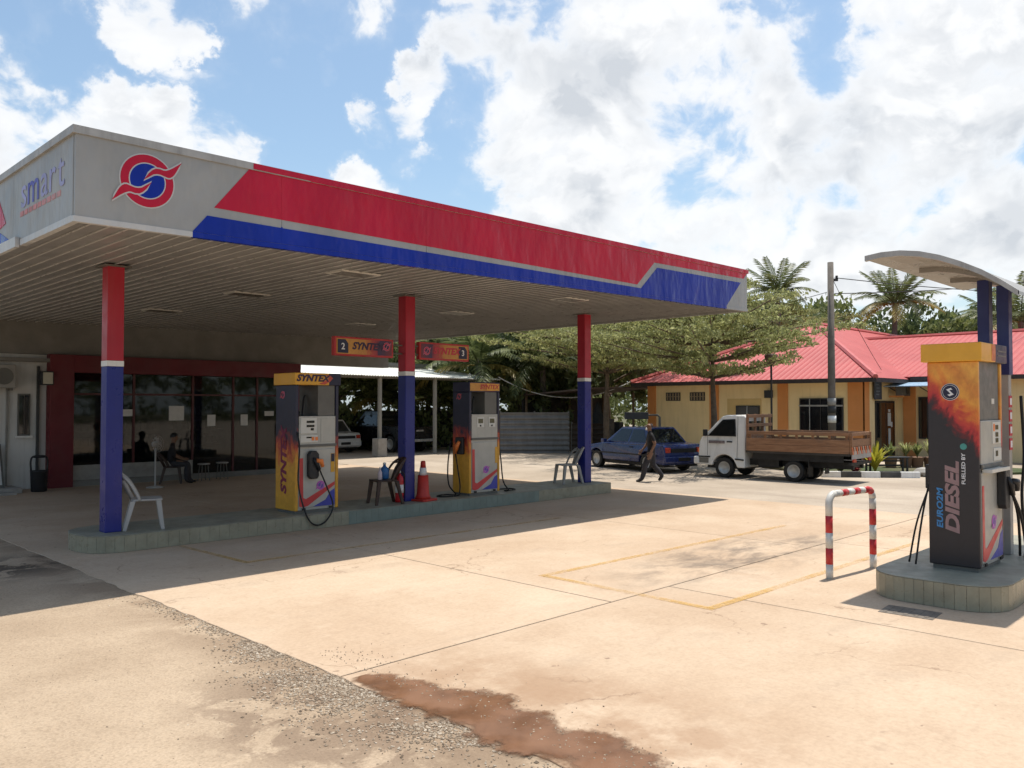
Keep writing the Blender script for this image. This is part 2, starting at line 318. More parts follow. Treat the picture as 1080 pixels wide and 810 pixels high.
# ---- ground materials
def concrete_slab_mat():
    mt, gg, b, o = new_mat('forecourt_concrete'); p = pos(gg)
    big = gg.noise(p, .55, 6, .6); mid = gg.noise(p, 2.3, 8, .65); fine = gg.noise(p, 26, 6, .7)
    c = gg.mix(gg.ramp(big, .3, .72), (.455, .335, .232), (.55, .43, .315))
    c = gg.mix(gg.math('MULTIPLY', gg.ramp(mid, .52, .74), .42), c, (.56, .44, .325))
    c = gg.mix(gg.math('MULTIPLY', gg.ramp(gg.noise(p, 1.3, 8, .7, .6), .56, .78), .45), c, (.35, .235, .155))
    c = gg.mul(.55, c, gg.ramp_col(fine, [(.28, (.72, .70, .68)), (.6, (1, 1, 1))]))
    c = gg.mul(.35, c, gg.ramp_col(gg.noise(p, 8.5, 8, .72), [(.33, (.80, .77, .74)), (.52, (1, 1, 1)), (.7, (1.0, .98, .95))]))
    c = gg.mix(gg.math('MULTIPLY', gg.ramp(gg.noise(gg.vm('MULTIPLY', p, (1, .6, 1)), 3.6, 9, .74), .58, .74), .28), c, (.38, .27, .185))
    # oil and tyre grime on the filling bay by the yellow box, with a shape of its own
    q = gg.vm('MULTIPLY', gg.vm('SUBTRACT', p, (10.3, 5.75, 0)), (.30, .95, 0))
    bay = gg.ramp(gg.vm('LENGTH', q), .35, 1.05, 1, 0)
    st = gg.math('MULTIPLY', bay, gg.ramp(gg.noise(gg.vm('MULTIPLY', p, (.8, 1.6, 1)), 1.5, 9, .72, .4), .38, .66))
    c = gg.mix(gg.math('MULTIPLY', st, .78), c, (.13, .105, .085))
    # brown silt washed over the slab's near corner
    q2 = gg.vm('MULTIPLY', gg.vm('SUBTRACT', p, (4.0, 3.6, 0)), (.75, .42, 0))
    silt = gg.math('MULTIPLY', gg.ramp(gg.vm('LENGTH', q2), .3, 1.15, 1, 0), gg.ramp(gg.noise(p, 1.6, 8, .65), .36, .6))
    c = gg.mix(gg.math('MULTIPLY', silt, .7), c, (.30, .185, .11))
    # faint tyre sweep marks
    sw = gg.noise(gg.vm('MULTIPLY', p, (.35, 3.2, 1)), 1.5, 5, .6, .8)
    c = gg.mix(gg.math('MULTIPLY', gg.ramp(sw, .58, .74), .22), c, (.34, .25, .18))
    vc = gg.n('ShaderNodeTexVoronoi'); vc.feature = 'DISTANCE_TO_EDGE'; vc.inputs['Scale'].default_value = .42
    gg.l(gg.vm('ADD', p, gg.vm('SCALE', gg.noise(p, 1.2, 6, .6, col=True))), vc.inputs['Vector'])
    crk = gg.math('MULTIPLY', gg.ramp(vc.outputs['Distance'], .0, .007, 1, 0), gg.ramp(gg.noise(p, .5, 3), .50, .60))
    c = gg.mix(gg.math('MULTIPLY', crk, .6), c, (.20, .13, .085))
    arc_ = gg.math('SINE', gg.math('MULTIPLY', gg.vm('LENGTH', gg.vm('SUBTRACT', gg.vm('ADD', p, gg.vm('SCALE', gg.noise(p, .6, 3, .5, col=True))), (4.0, -6.0, 0))), 4.2))
    tyre = gg.math('MULTIPLY', gg.ramp(arc_, .55, 1.0), gg.ramp(gg.noise(gg.vm('MULTIPLY', p, (1, 1, 1)), 1.1, 7, .7), .48, .70))
    c = gg.mix(gg.math('MULTIPLY', tyre, .30), c, (.24, .175, .125))
    drip = gg.math('MULTIPLY', gg.ramp(gg.noise(p, 3.2, 5, .6, .3), .66, .72), gg.ramp(gg.noise(p, .45, 3), .45, .6))
    c = gg.mix(gg.math('MULTIPLY', drip, .55), c, (.17, .115, .08))
    spk = gg.noise(p, 7, 3, .5); c = gg.mix(gg.math('MULTIPLY', gg.ramp(spk, .715, .75), .6), c, (.16, .10, .07))
    ri = gg.n('ShaderNodeObjectInfo').outputs['Random']; c = gg.mul(1.0, c, gg.ramp_col(ri, [(0, (.94, .93, .92)), (1, (1, 1, 1))]))
    gg.l(c, b.inputs['Base Color']); b.inputs['Roughness'].default_value = .88; b.inputs['Specular IOR Level'].default_value = .25
    bump(gg, b, gg.math('ADD', fine, gg.math('MULTIPLY', mid, 1.5)), .35, .006); return mt
def yard_mat():
    mt, gg, b, o = new_mat('sandy_old_tarmac'); p = pos(gg)
    big = gg.noise(p, .7, 6, .6); vor = gg.n('ShaderNodeTexVoronoi'); gg.l(p, vor.inputs['Vector']); vor.inputs['Scale'].default_value = 55
    fine = gg.noise(p, 60, 5, .7)
    c = gg.mix(gg.ramp(big, .3, .7), (.36, .272, .19), (.46, .358, .257))
    c = gg.mul(.75, c, gg.ramp_col(vor.outputs['Color'], [(.1, (.78, .77, .75)), (.5, (1, 1, 1)), (1, (1.0, .98, .95))]))
    c = gg.mul(.6, c, gg.ramp_col(fine, [(.3, (.6, .58, .55)), (.62, (1, 1, 1))]))
    wet = gg.noise(p, 1.1, 7, .62, .5)
    sx = gg.n('ShaderNodeSeparateXYZ'); gg.l(p, sx.inputs[0])
    band = gg.ramp(sx.outputs[0], 2.75, 3.45)                  # damp, silty strip along the broken slab edge
    c = gg.mix(gg.math('MULTIPLY', gg.math('MULTIPLY', band, gg.ramp(wet, .38, .56)), .6), c, (.19, .13, .085))
    dq = gg.vm('MULTIPLY', gg.vm('SUBTRACT', p, (3.05, 4.75, 0)), (1.05, .62, 0))
    damp = gg.math('MULTIPLY', gg.ramp(gg.vm('LENGTH', dq), .45, 1.0, 1, 0), gg.ramp(gg.noise(p, 2.2, 8, .66, .4), .44, .53))
    c = gg.mix(gg.math('MULTIPLY', damp, .62), c, (.155, .105, .072))
    # dried spill in the lane
    q = gg.vm('MULTIPLY', gg.vm('SUBTRACT', p, (2.75, 12.0, 0)), (.75, 1.1, 0))
    spill = gg.math('MULTIPLY', gg.ramp(gg.vm('LENGTH', q), .3, 1.4, 1, 0), gg.ramp(gg.noise(p, 2.0, 8, .7, .5), .42, .52))
    c = gg.mix(gg.math('MULTIPLY', spill, .85), c, (.045, .033, .025))
    gg.l(c, b.inputs['Base Color']); b.inputs['Roughness'].default_value = .92; b.inputs['Specular IOR Level'].default_value = .2
    bump(gg, b, gg.math('ADD', gg.math('MULTIPLY', vor.outputs['Distance'], .5), fine), .4, .006); return mt
def road_mat():
    mt, gg, b, o = new_mat('bleached_asphalt'); p = pos(gg)
    c = gg.mix(gg.ramp(gg.noise(p, .35, 6, .6), .3, .7), (.33, .265, .20), (.44, .365, .285))
    c = gg.mix(gg.math('MULTIPLY', gg.ramp(gg.noise(gg.vm('MULTIPLY', p, (1, .35, 1)), 1.0, 8, .7), .48, .72), .5), c, (.22, .175, .135))
    c = gg.mul(.6, c, gg.ramp_col(gg.noise(p, 30, 6, .7), [(.3, (.65, .64, .62)), (.6, (1, 1, 1))]))
    gg.l(c, b.inputs['Base Color']); b.inputs['Roughness'].default_value = .9; bump(gg, b, gg.noise(p, 45, 4), .4, .008); return mt
def soil_mat():
    mt, gg, b, o = new_mat('soil_and_turf'); p = pos(gg)
    c = gg.mix(gg.ramp(gg.noise(p, .4, 6), .35, .65), (.05, .075, .02), (.14, .10, .06))
    c = gg.mul(.6, c, gg.ramp_col(gg.noise(p, 14, 6, .7), [(.3, (.5, .5, .45)), (.65, (1, 1, 1))]))
    gg.l(c, b.inputs['Base Color']); b.inputs['Roughness'].default_value = .95; bump(gg, b, gg.noise(p, 12, 6), .6, .04); return mt
def paint_line_mat():
    mt, gg, b, o = new_mat('worn_yellow_line_paint'); p = pos(gg); b.inputs['Base Color'].default_value = (.62, .38, .10, 1); b.inputs['Roughness'].default_value = .75
    tr = gg.n('ShaderNodeBsdfTransparent'); mx = gg.n('ShaderNodeMixShader')
    a = gg.math('ADD', gg.math('MULTIPLY', gg.noise(p, 1.2, 4, .6), .5), gg.math('MULTIPLY', gg.noise(p, 16, 6, .7), .5))
    gg.l(gg.ramp(a, .38, .68, .03, .46), mx.inputs[0]); gg.l(b.outputs[0], mx.inputs[2]); gg.l(tr.outputs[0], mx.inputs[1]); gg.l(mx.outputs[0], o.inputs[0]); return mt
def puddle_mat():
    mt, gg, b, o = new_mat('muddy_water'); p = pos(gg)
    c = gg.mix(gg.ramp(gg.noise(p, 2.5, 6, .6), .35, .65), (.125, .06, .03), (.19, .095, .05)); gg.l(c, b.inputs['Base Color'])
    gg.l(gg.ramp(gg.noise(p, 3, 5), .4, .6, .30, .6), b.inputs['Roughness']); b.inputs['Specular IOR Level'].default_value = .35
    bump(gg, b, gg.noise(p, 30, 5), .12, .004)
    at_ = gg.n('ShaderNodeAttribute'); at_.attribute_name = 'rim'
    e = gg.math('ADD', at_.outputs['Fac'], gg.math('MULTIPLY', gg.math('SUBTRACT', gg.noise(p, 5, 9, .68), .5), .42))
    tr = gg.n('ShaderNodeBsdfTransparent'); mx = gg.n('ShaderNodeMixShader'); gg.l(gg.ramp(e, .01, .15), mx.inputs[0]); gg.l(tr.outputs[0], mx.inputs[1]); gg.l(b.outputs[0], mx.inputs[2]); gg.l(mx.outputs[0], o.inputs[0]); return mt
SLAB, YARD, ROAD, SOIL, YLINE, MUD = concrete_slab_mat(), yard_mat(), road_mat(), soil_mat(), paint_line_mat(), puddle_mat()

# ------------------------------------------------------------------ ground
struct(MB().box(-120, 260, -160, 260, -.6, -.10).build('ground', SOIL))
# old sandy tarmac yard: an uneven sheet, eroded where it meets the slab
mb = MB(); random.seed(3)
from mathutils import noise as mn
def yz(x, y):
    e = max(0, min(1, (x-2.2)/1.3)); h = mn.noise(Vector((x*.7, y*.7, 0)))*.009 + mn.noise(Vector((x*3, y*3, 4)))*.004
    return -.014 + h*(1-.6*e) + e*.005*(.6 + .8*abs(mn.noise(Vector((x*1.3, y*1.3, 9)))))
xs = [-40, -25, -14, -8, -5, -3, -1.5] + [-.5+i*.12 for i in range(36)]; ys = [-30, -15, -6, -2] + [-1+i*.14 for i in range(110)] + [15, 17, 20, 24, 30, 45]
xs = [x for x in xs if x < 3.62] + [3.66]
for y in ys:
    for x in xs: mb.v.append((x, y, yz(x, y) if x > -2 and -1 < y < 15 else -.014))
for j in range(len(ys)-1):
    for i in range(len(xs)-1):
        a = j*len(xs)+i; mb.f.append((a, a+1, a+1+len(xs), a+len(xs)))
struct(mb.build('yard', YARD, smooth=True))
road = struct(MB().box(16.42, 70, -60, 80, -.095, -.008).build('road', ROAD))
struct(MB().box(-40, 16.4, 24.2, 80, -.095, -.014).build('back_yard', ROAD))
fore = struct(MB().box(3.66, 16.40, -14, 24.1, -.095, -.03).build('forecourt', M('joint_filler', (.10, .075, .055), .9)))
rows = [(-14, -3.3, [3.6, 7.95, 12.2, 16.4]), (-3.3, 1.0, [3.6, 7.95, 12.2, 16.4]), (1.0, 5.35, [3.6, 7.95, 12.2, 16.4]), (5.35, 11.98, [3.6, 6.9, 11.6, 16.4]), (11.98, 17.0, [3.6, 7.9, 12.2, 16.4]), (17.0, 24.0, [3.6, 7.9, 12.2, 16.4])]
def ragged(x, y): return x + .05*mn.noise(Vector((y*1.1, 3, 0))) + .025*mn.noise(Vector((y*5, 7, 0)))
for y0, y1, ex in rows:
    for x0, x1 in zip(ex[:-1], ex[1:]):
        gp = .010; mb = MB()
        L = [(x0+gp, y1-gp), (x0+gp, y0+gp)]
        if x0 == 3.6:   # broken outer edge
            n = 60; L = [(ragged(3.58, y1-gp-(y1-y0-2*gp)*i/n), y1-gp-(y1-y0-2*gp)*i/n) for i in range(n+1)]
        mb.prism(L + [(x1-gp, y0+gp), (x1-gp, y1-gp)], 'z', -.09, 0); mb.build('concrete_slab', SLAB, fore, bevel=.004, seg=1)
def stripe(pts, wd, z=.0045):
    for a, b in zip(pts[:-1], pts[1:]):
        a, b = Vector(a), Vector(b); d = (b-a).normalized(); n = Vector((-d.y, d.x))*wd/2; b = b + d*wd/2; 
        q = [a+n, a-n, b-n, b+n]; MB().prism([(p.x, p.y) for p in q], 'z', z-.002, z).build('yellow_line', YLINE, fore)
        z += .0012
stripe([(13.3, 6.62), (7.38, 6.74), (7.36, 4.46), (12.9, 4.40)], .10)
stripe([(5.22, 11.9), (5.28, 10.05), (11.3, 9.96)], .075)
# muddy puddle along the broken edge
random.seed(11)
ctr = [(3.70, 5.25, .03, .02), (3.72, 5.1, .08, .12), (3.70, 4.75, .10, .24), (3.70, 4.5, .12, .26), (3.72, 4.2, .08, .36), (3.74, 4.05, .10, .46), (3.72, 3.85, .14, .36), (3.72, 3.5, .18, .38), (3.74, 3.25, .12, .42), (3.78, 2.75, .12, .26), (3.9, 2.1, .1, .1)]
Lp, Rp = [], []
def interp(t):
    i = min(int(t), len(ctr)-2); f_ = t-i; return [a+(b-a)*f_ for a, b in zip(ctr[i], ctr[i+1])]
for k in range(0, 401):
    x, y, l, r_ = interp(k/40.0)
    Lp.append((x-.14-l*(.8+.5*mn.noise(Vector((y*3, 1, 0)))) - .05*mn.noise(Vector((y*9, 2, 0))), y)); Rp.append((x+.10+r_*(.85+.6*mn.noise(Vector((y*2.2, 5, 0)))) + .10*mn.noise(Vector((y*5, 6, 0))), y))
mb = MB(); K = 14; edge = []
for (lx, y), (rx_, _) in zip(Lp, Rp):
    for q in range(K+1):
        u = q/K; mb.v.append((lx+(rx_-lx)*u, y, .003)); edge.append(min(u, 1-u)*(rx_-lx))
for a_ in range(len(Lp)-1):
    for q in range(K): b_ = a_*(K+1)+q; mb.f.append((b_, b_+1, b_+K+2, b_+K+1))
pud = struct(mb.build('puddle', MUD))
at_ = pud.data.attributes.new('rim', 'FLOAT', 'POINT'); at_.data.foreach_set('value', edge)
# loose gravel (uncountable) along the slab edge and scattered over the yard
random.seed(5); mb = MB()
base = [Vector(p).normalized() for p in [(1,0,0),(-1,0,0),(0,1,0),(0,-1,0),(0,0,1),(0,0,-1)]]; octf = [(4,0,2),(4,2,1),(4,1,3),(4,3,0),(5,2,0),(5,1,2),(5,3,1),(5,0,3)]
def stone(x, y, z, s):
    rz = random.random()*6.3; c, si = math.cos(rz), math.sin(rz); k = (random.uniform(.7, 1.3), random.uniform(.6, 1.1), random.uniform(.4, .75)); vs = []
    for p in base:
        q = Vector((p.x*k[0], p.y*k[1], p.z*k[2]))*s*random.uniform(.75, 1.15); vs.append((x+q.x*c-q.y*si, y+q.x*si+q.y*c, z+q.z))
    mb.add(vs, octf)
for i in range(26000):
    y = random.uniform(1.2, 9.3); dens_ = .10 + .95*math.exp(-((y-5.1)/1.35)**2)
    if random.random() > dens_: continue
    wdt = .10 + .22*math.exp(-((y-5.0)/1.5)**2)
    x = 3.60 + .04*mn.noise(Vector((y, 0, 0))) - abs(random.gauss(0, wdt))
    if mn.noise(Vector((x*2.1, y*2.1, 3))) < -.12 and random.random() < .8: continue
    stone(x, y, yz(min(x, 3.6), y)+.003, random.choice((.004, .005, .006, .007, .008, .009, .010, .012, .015)))
for i in range(1500):
    x = random.uniform(-2.0, 3.4); y = random.uniform(1.5, 11); stone(x, y, yz(x, y)+.001, random.choice((.003, .004, .005, .006, .009)))
for i in range(500):
    y = random.uniform(1.8, 6.0); stone(3.75+abs(random.gauss(0, .22)), y, .004, random.choice((.004, .006, .008)))
def gravel_mat():
    mt, gg, b, o = new_mat('pale_gravel'); ri = gg.n('ShaderNodeNewGeometry').outputs['Random Per Island']
    gg.l(gg.ramp_col(ri, [(0, (.12, .085, .055)), (.35, (.26, .195, .135)), (.75, (.37, .295, .215)), (1, (.50, .43, .34))]), b.inputs['Base Color']); b.inputs['Roughness'].default_value = .85; return mt
o = mb.build('loose_gravel', gravel_mat(), recalc=False); struct(o, 'stuff')

# ------------------------------------------------------------------ company emblem (ring, disc and lightning S), flat layers in the XZ plane facing -Y
SW = [(-.15, .02), (.045, .316), (.18, .46), (.30, .535), (.46, .55), (.607, .52), (.70, .53), (.84, .60), (1.0, .71), (1.31, .96), (1.2, .76), (1.11, .58), (1.03, .44), (.955, .345), (.86, .28), (.775, .265), (.63, .30), (.494, .336), (.35, .335), (.22, .295)]
def emblem_meshes(s, mr, mb_, mw, tails=True):
    out = []
    def circ(r, n=40): return [(r*math.cos(2*math.pi*i/n), r*math.sin(2*math.pi*i/n)) for i in range(n)]
    def layer(polys, mat, d0, d1, nm):
        q = MB()
        for pl in polys: q.prism([(x*s, z*s) for x, z in pl], 'y', -d0, -d1)
        out.append((nm, q.mesh(nm, mat)))
    layer([circ(1.05)], mw, .0, .003, 'emblem_backing'); layer([circ(1.0)], mr, .0032, .005, 'emblem_ring')
    layer([circ(.70 if tails else .86)], mw, .0052, .006, 'emblem_inner_edge'); layer([circ(.655 if tails else .81)], mb_, .0062, .0075, 'emblem_disc')
    if tails:
        def grow(pl, k):
            v = [Vector(p) for p in pl]; n = len(v); res = []
            for i in range(n):
                t = (v[(i+1) % n]-v[i-1]); nn = Vector((-t.y, t.x)).normalized(); res.append(tuple(v[i]+nn*k))
            return res
        rot = [(-x, -z) for x, z in SW]
        layer([grow(SW, .055), grow(rot, .055)], mw, .0077, .0085, 'emblem_outline'); layer([SW, rot], mr, .0087, .010, 'emblem_swoosh')
    else:
        zig = [(-.42, .30), (.10, .52), (.30, .30), (-.05, .25), (.12, .02), (.45, -.30), (-.05, -.52), (-.3, -.32), (.05, -.25), (-.10, -.02)]
        layer([zig], mw, .0077, .009, 'emblem_outline')
    return out
def emblem(s, parent, loc, mr, mb_, mw, rz=0, tails=True):
    root = None
    for nm, me in emblem_meshes(s, mr, mb_, mw, tails):
        o = put(nm, me, parent if root is None else root, loc if root is None else (0, 0, 0), (0, 0, rz) if root is None else (0, 0, 0))
        if root is None: root = o
    return root

# ------------------------------------------------------------------ main canopy
X0, X1, Y0, Y1 = 2.93, 17.08, 9.35, 22.5
def zb(x): return 3.992 + (x-X0)*(4.178-3.992)/(X1-X0)
def zt(x): return 5.0 + (x-X0)*(5.108-5.0)/(X1-X0)
can = thing('station_canopy', 'large flat forecourt canopy with red and blue fascia over the pump island', 'canopy', (X0, Y0, 0)); C0 = Vector((X0, Y0, 0))
def cpart(mb, name, mat, parent=None, **kw):
    mb.v = [(v[0]-X0, v[1]-Y0, v[2]) for v in mb.v] if parent is None or parent is can else mb.v
    return mb.build(name, mat, parent or can, **kw)
def quadstrip(xa, xb, fa, fb, ya, yb, n=1):
    mb = MB()
    for i in range(n):
        a = xa+(xb-xa)*i/n; b = xa+(xb-xa)*(i+1)/n
        mb.hexa([(a, ya, fa(a)), (b, ya, fa(b)), (b, yb, fa(b)), (a, yb, fa(a)), (a, ya, fb(a)), (b, ya, fb(b)), (b, yb, fb(b)), (a, yb, fb(a))])
    return mb
# front fascia sheets with seams
ex = [X0+.002, 5.35, 7.7, 10.05, 12.4, 14.75, X1-.002]
for a, b in zip(ex[:-1], ex[1:]): cpart(quadstrip(a+.003, b-.003, lambda x: zb(x)+.002, lambda x: zt(x)-.07, Y0, Y0+.05), 'fascia_sheet', FGREY)
cpart(quadstrip(X0-.03, X1+.03, lambda x: zt(x)-.085, zt, Y0-.02, Y0+.20), 'edge_cap', CAP)
cpart(MB().hexa([(X0-.03, Y0+.2, zt(X0)-.085), (X0+.17, Y0+.2, zt(X0)-.085), (X0+.17, Y1, zt(X0)-.085), (X0-.03, Y1, zt(X0)-.085), (X0-.03, Y0+.2, zt(X0)), (X0+.17, Y0+.2, zt(X0)), (X0+.17, Y1, zt(X0)), (X0-.03, Y1, zt(X0))]), 'edge_cap', CAP)
cpart(MB().box(X1-.17, X1+.03, Y0+.2, Y1, zt(X1)-.085, zt(X1)), 'edge_cap', CAP)
for xa, xb, mt_ in ((X0-.012, 4.2, FWHITE), (4.2, 16.17, FBLUE), (16.17, X1+.012, FGREY)): cpart(quadstrip(xa, xb, lambda x: zb(x)-.012, lambda x: zb(x)+.05, Y0-.008, Y0+.06), 'bottom_trim', mt_)
for k in range(6):
    ya = Y0+.05+(Y1-Y0-.05)*k/6; yb = Y0+.05+(Y1-Y0-.05)*(k+1)/6
    cpart(MB().box(X0, X0+.05, ya+.003, yb-.003, zb(X0)+.002, zt(X0)-.07), 'fascia_sheet', FGREY)
    cpart(MB().box(X1-.05, X1, ya+.003, yb-.003, zb(X1)+.002, zt(X1)-.07), 'fascia_sheet', FGREY)
cpart(MB().box(X0-.012, X0+.06, Y0+.06, 11.25, zb(X0)-.012, zb(X0)+.06), 'bottom_trim', FWHITE)
cpart(MB().box(X1-.06, X1+.012, Y0+.06, Y1, zb(X1)-.012, zb(X1)+.05), 'bottom_trim', FGREY)
cpart(quadstrip(X0+.05, X1-.05, lambda x: zt(x)-.20, lambda x: zt(x)-.16, Y0+.05, Y1+.25), 'roof_sheet', CAP)
# printed bands on the front fascia, cut sheet by sheet so the seams stay
def band(name, polyf, mat, d):
    mb = MB().prism(polyf, 'y', Y0-d, Y0+.004); return cpart(mb, name, mat)
def zr(x): return 4.384 + (x-4.462)*(4.346-4.384)/(12.882-4.462)
tops = lambda x: zt(x)-.086
band('red_band', [(4.46, 4.384), (12.88, 4.346), (13.45, 4.835), (16.915, 4.894), (17.07, tops(17.07)), (12.9, tops(12.9)), (8.5, tops(8.5)), (4.90, tops(4.9))], FRED, .004)
band('blue_band', [(4.20, zb(4.2)+.053), (10, zb(10)+.053), (16.17, zb(16.17)+.053), (16.787, 4.79), (13.545, 4.745), (13.0, 4.285), (4.375, 4.275)], FBLUE, .0045)
for xs_ in ex[1:-1]:   # cover strips over the seams
    cpart(MB().box(xs_-.008, xs_+.008, Y0-.0065, Y0+.002, zb(xs_)+.06, zr(xs_)-.09), 'seam_strip', FBLUE)
    cpart(MB().box(xs_-.008, xs_+.008, Y0-.0060, Y0+.002, zr(xs_)+.01 if xs_ < 12.9 else 4.86, zt(xs_)-.09), 'seam_strip', FRED)
cpart(quadstrip(4.95, 5.75, lambda x: zt(x)-.075, lambda x: zt(x)-.006, Y0-.026, Y0-.0205), 'red_band', FRED)
cpart(quadstrip(5.75, X1+.03, lambda x: zt(x)-.084, lambda x: zt(x)-.002, Y0-.025, Y0-.0205), 'red_band', FRED)
emblem(.292, can, (3.68-X0, -.002, 4.548), FRED, FBLUE, FWHITE)
# left fascia lettering
for ch, y, mt_ in (('s', 11.14, LAV), ('m', 10.77, LAVD), ('a', 10.36, LAV), ('r', 10.09, LAV), ('t', 9.78, LAV)):
    lettering(ch, .56, mt_, can, (-.004, y-Y0, 4.60), 'side', bold=.002, sx=1.15)
random.seed(2)
for k in range(9):
    y = 11.28-k*.17; cpart(MB().box(X0-.004, X0+.002, y-.13, y, 4.33, 4.39), 'tagline_stroke', PALERED)
cpart(MB().prism([(11.75, 4.12), (12.6, 4.12), (12.6, 4.42)], 'x', X0-.005, X0+.002), 'blue_swoosh', FBLUE)
cpart(MB().prism([(11.9, 4.35), (12.25, 4.30), (12.9, 4.35), (12.9, 4.72), (12.2, 4.68)], 'x', X0-.006, X0+.002), 'red_swoosh', FRED)
cpart(MB().box(X0-.05, X0-.004, 11.3, 13.2, 3.965, 4.09), 'loose_trim', FWHITE)
# soffit strips running towards the shop, each with a raised lip
LIPM = M('bare_lip_metal', (.54, .53, .51), .35, .1, 2, metal=.2)
n = 70; wd = (X1-X0-.1)/n
for i in range(n):
    a = X0+.05+i*wd; b = a+wd; z0 = zb((a+b)/2)+.055
    prof = [(a+.001, z0+.02), (a+.001, z0-.012), (a+.028, z0-.012), (a+.034, z0), (b-.001, z0+.004), (b-.001, z0+.02)]
    st_ = cpart(MB().prism(prof, 'y', Y0+.06, Y1-.005), 'soffit_strip', SOFF)
    MB().box(a-X0+.003, a-X0+.020, .061, Y1-Y0-.006, z0-.020, z0-.0115).build('lip', LIPM, st_)
LAMPG = M('lamp_cover', (.62, .60, .55), .35, .05)
for lx in (7.43, 12.58):
    for ly in (10.8, 14.2, 18.0):
        z0 = zb(lx)+.03
        lf = cpart(MB().box(lx-.36, lx+.36, ly-.22, ly+.22, z0-.002, z0+.02), 'ceiling_light', LAMPG)
        MB().box(lx-X0-.31, lx-X0+.31, ly-Y0-.17, ly-Y0+.17, z0-.005, z0+.01).build('diffuser', M('dusty_glass', (.11, .10, .085), .35), lf)
# columns: blue foot, white band, red head
for cx, cy, zz0 in ((4.43, 12.43, .24), (9.76, 12.43, .24), (15.02, 12.43, .24)):
    c_ = cpart(MB().box(cx-.115, cx+.115, cy-.115, cy+.115, zz0, 2.60), 'column', BLUE, bevel=.012)
    MB().box(cx-X0-.117, cx-X0+.117, cy-Y0-.117, cy-Y0+.117, 2.60, 2.68).build('white_band', WHITE, c_, bevel=.004)
    MB().box(cx-X0-.115, cx-X0+.115, cy-Y0-.115, cy-Y0+.115, 2.68, zb(cx)+.05).build('red_head', RED, c_, bevel=.012)
    MB().box(cx-X0-.19, cx-X0+.19, cy-Y0-.19, cy-Y0+.19, zb(cx)+.012, zb(cx)+.03).build('head_plate', DGREY, c_)

# ------------------------------------------------------------------ pump island (tiled kerb)
def island(name, label, poly, h, seams, mat_side=TILE, tw=.155, teal=None):
    root = thing(name, label, 'island', (poly[0][0], poly[0][1], 0)); ox, oy = poly[0]
    def inset(pl, k):
        v = [Vector(p) for p in pl]; n_ = len(v); out = []
        for i in range(n_):
            t = ((v[(i+1) % n_]-v[i]).normalized() + (v[i]-v[i-1]).normalized()).normalized(); out.append(v[i] + Vector((-t.y, t.x))*k)
        return out
    ins = inset(poly, .02)
    MB().prism([(p.x-ox, p.y-oy) for p in ins], 'z', 0.0, h-.012).build('core', M('grout', (.15, .15, .115), .9), root)
    MB().prism([(p[0]-ox, p[1]-oy) for p in poly], 'z', h-.012, h).build('top_slab', TILETOP, root, bevel=.008)
    # tiles along the outline
    pts = [Vector(p) for p in poly]; cnt = 0; meshes = {}
    for i in range(len(pts)):
        a, b = pts[i], pts[(i+1) % len(pts)]
        if not seams(a, b): continue
        L = (b-a).length; k = max(1, round(L/tw)); ang = math.atan2((b-a).y, (b-a).x); wdt = L/k
        key = round(wdt, 3)
        for mt_ in (mat_side, teal):
            if mt_ and (key, mt_.name) not in meshes: meshes[(key, mt_.name)] = MB().box(.0016, wdt-.0016, 0, .022, .004, h-.013).mesh('kerb_tile', mt_)
        for j in range(k):
            p = a + (b-a)*(j/k); mt_ = teal if teal and 8.15 < p.x < 12.9 and p.y < 12.2 else mat_side
            put('kerb_tile', meshes[(key, mt_.name)], root, (p.x-ox, p.y-oy, 0), (0, 0, ang)); cnt += 1
    return root
poly = [(4.45, 11.96), (15.42, 11.96), (15.42, 13.25), (4.45, 13.25), (4.22, 13.18), (4.05, 13.0), (3.98, 12.75), (3.98, 12.45), (4.05, 12.2), (4.22, 12.03)]
island('pump_island', 'long low tiled concrete island under the big canopy carrying two pumps', poly, .24, lambda a, b: not (a.y > 13.2 and b.y > 13.2), teal=TILETEAL)
arc = [(9.08+.45*(1-math.cos(t)) if False else 0, 0) for t in ()]
def rounded(x0, x1, y0, y1, r, n=5):
    P_ = []
    for cx, cy, a0 in ((x1-.05, y0+.05, -90), ):
        P_.append((x1, y0))
    P_.append((x1, y1))
    for k in range(n+1):
        a = R(90+90*k/n); P_.append((x0+r+r*math.cos(a), y1-r+r*math.sin(a)))
    for k in range(n+1):
        a = R(180+90*k/n); P_.append((x0+r+r*math.cos(a), y0+r+r*math.sin(a)))
    return P_
island('diesel_island', 'short rounded green tiled island carrying the dark diesel pump', rounded(9.04, 13.0, 2.28, 3.60, .42, 6), .26, lambda a, b: True, tw=.10)

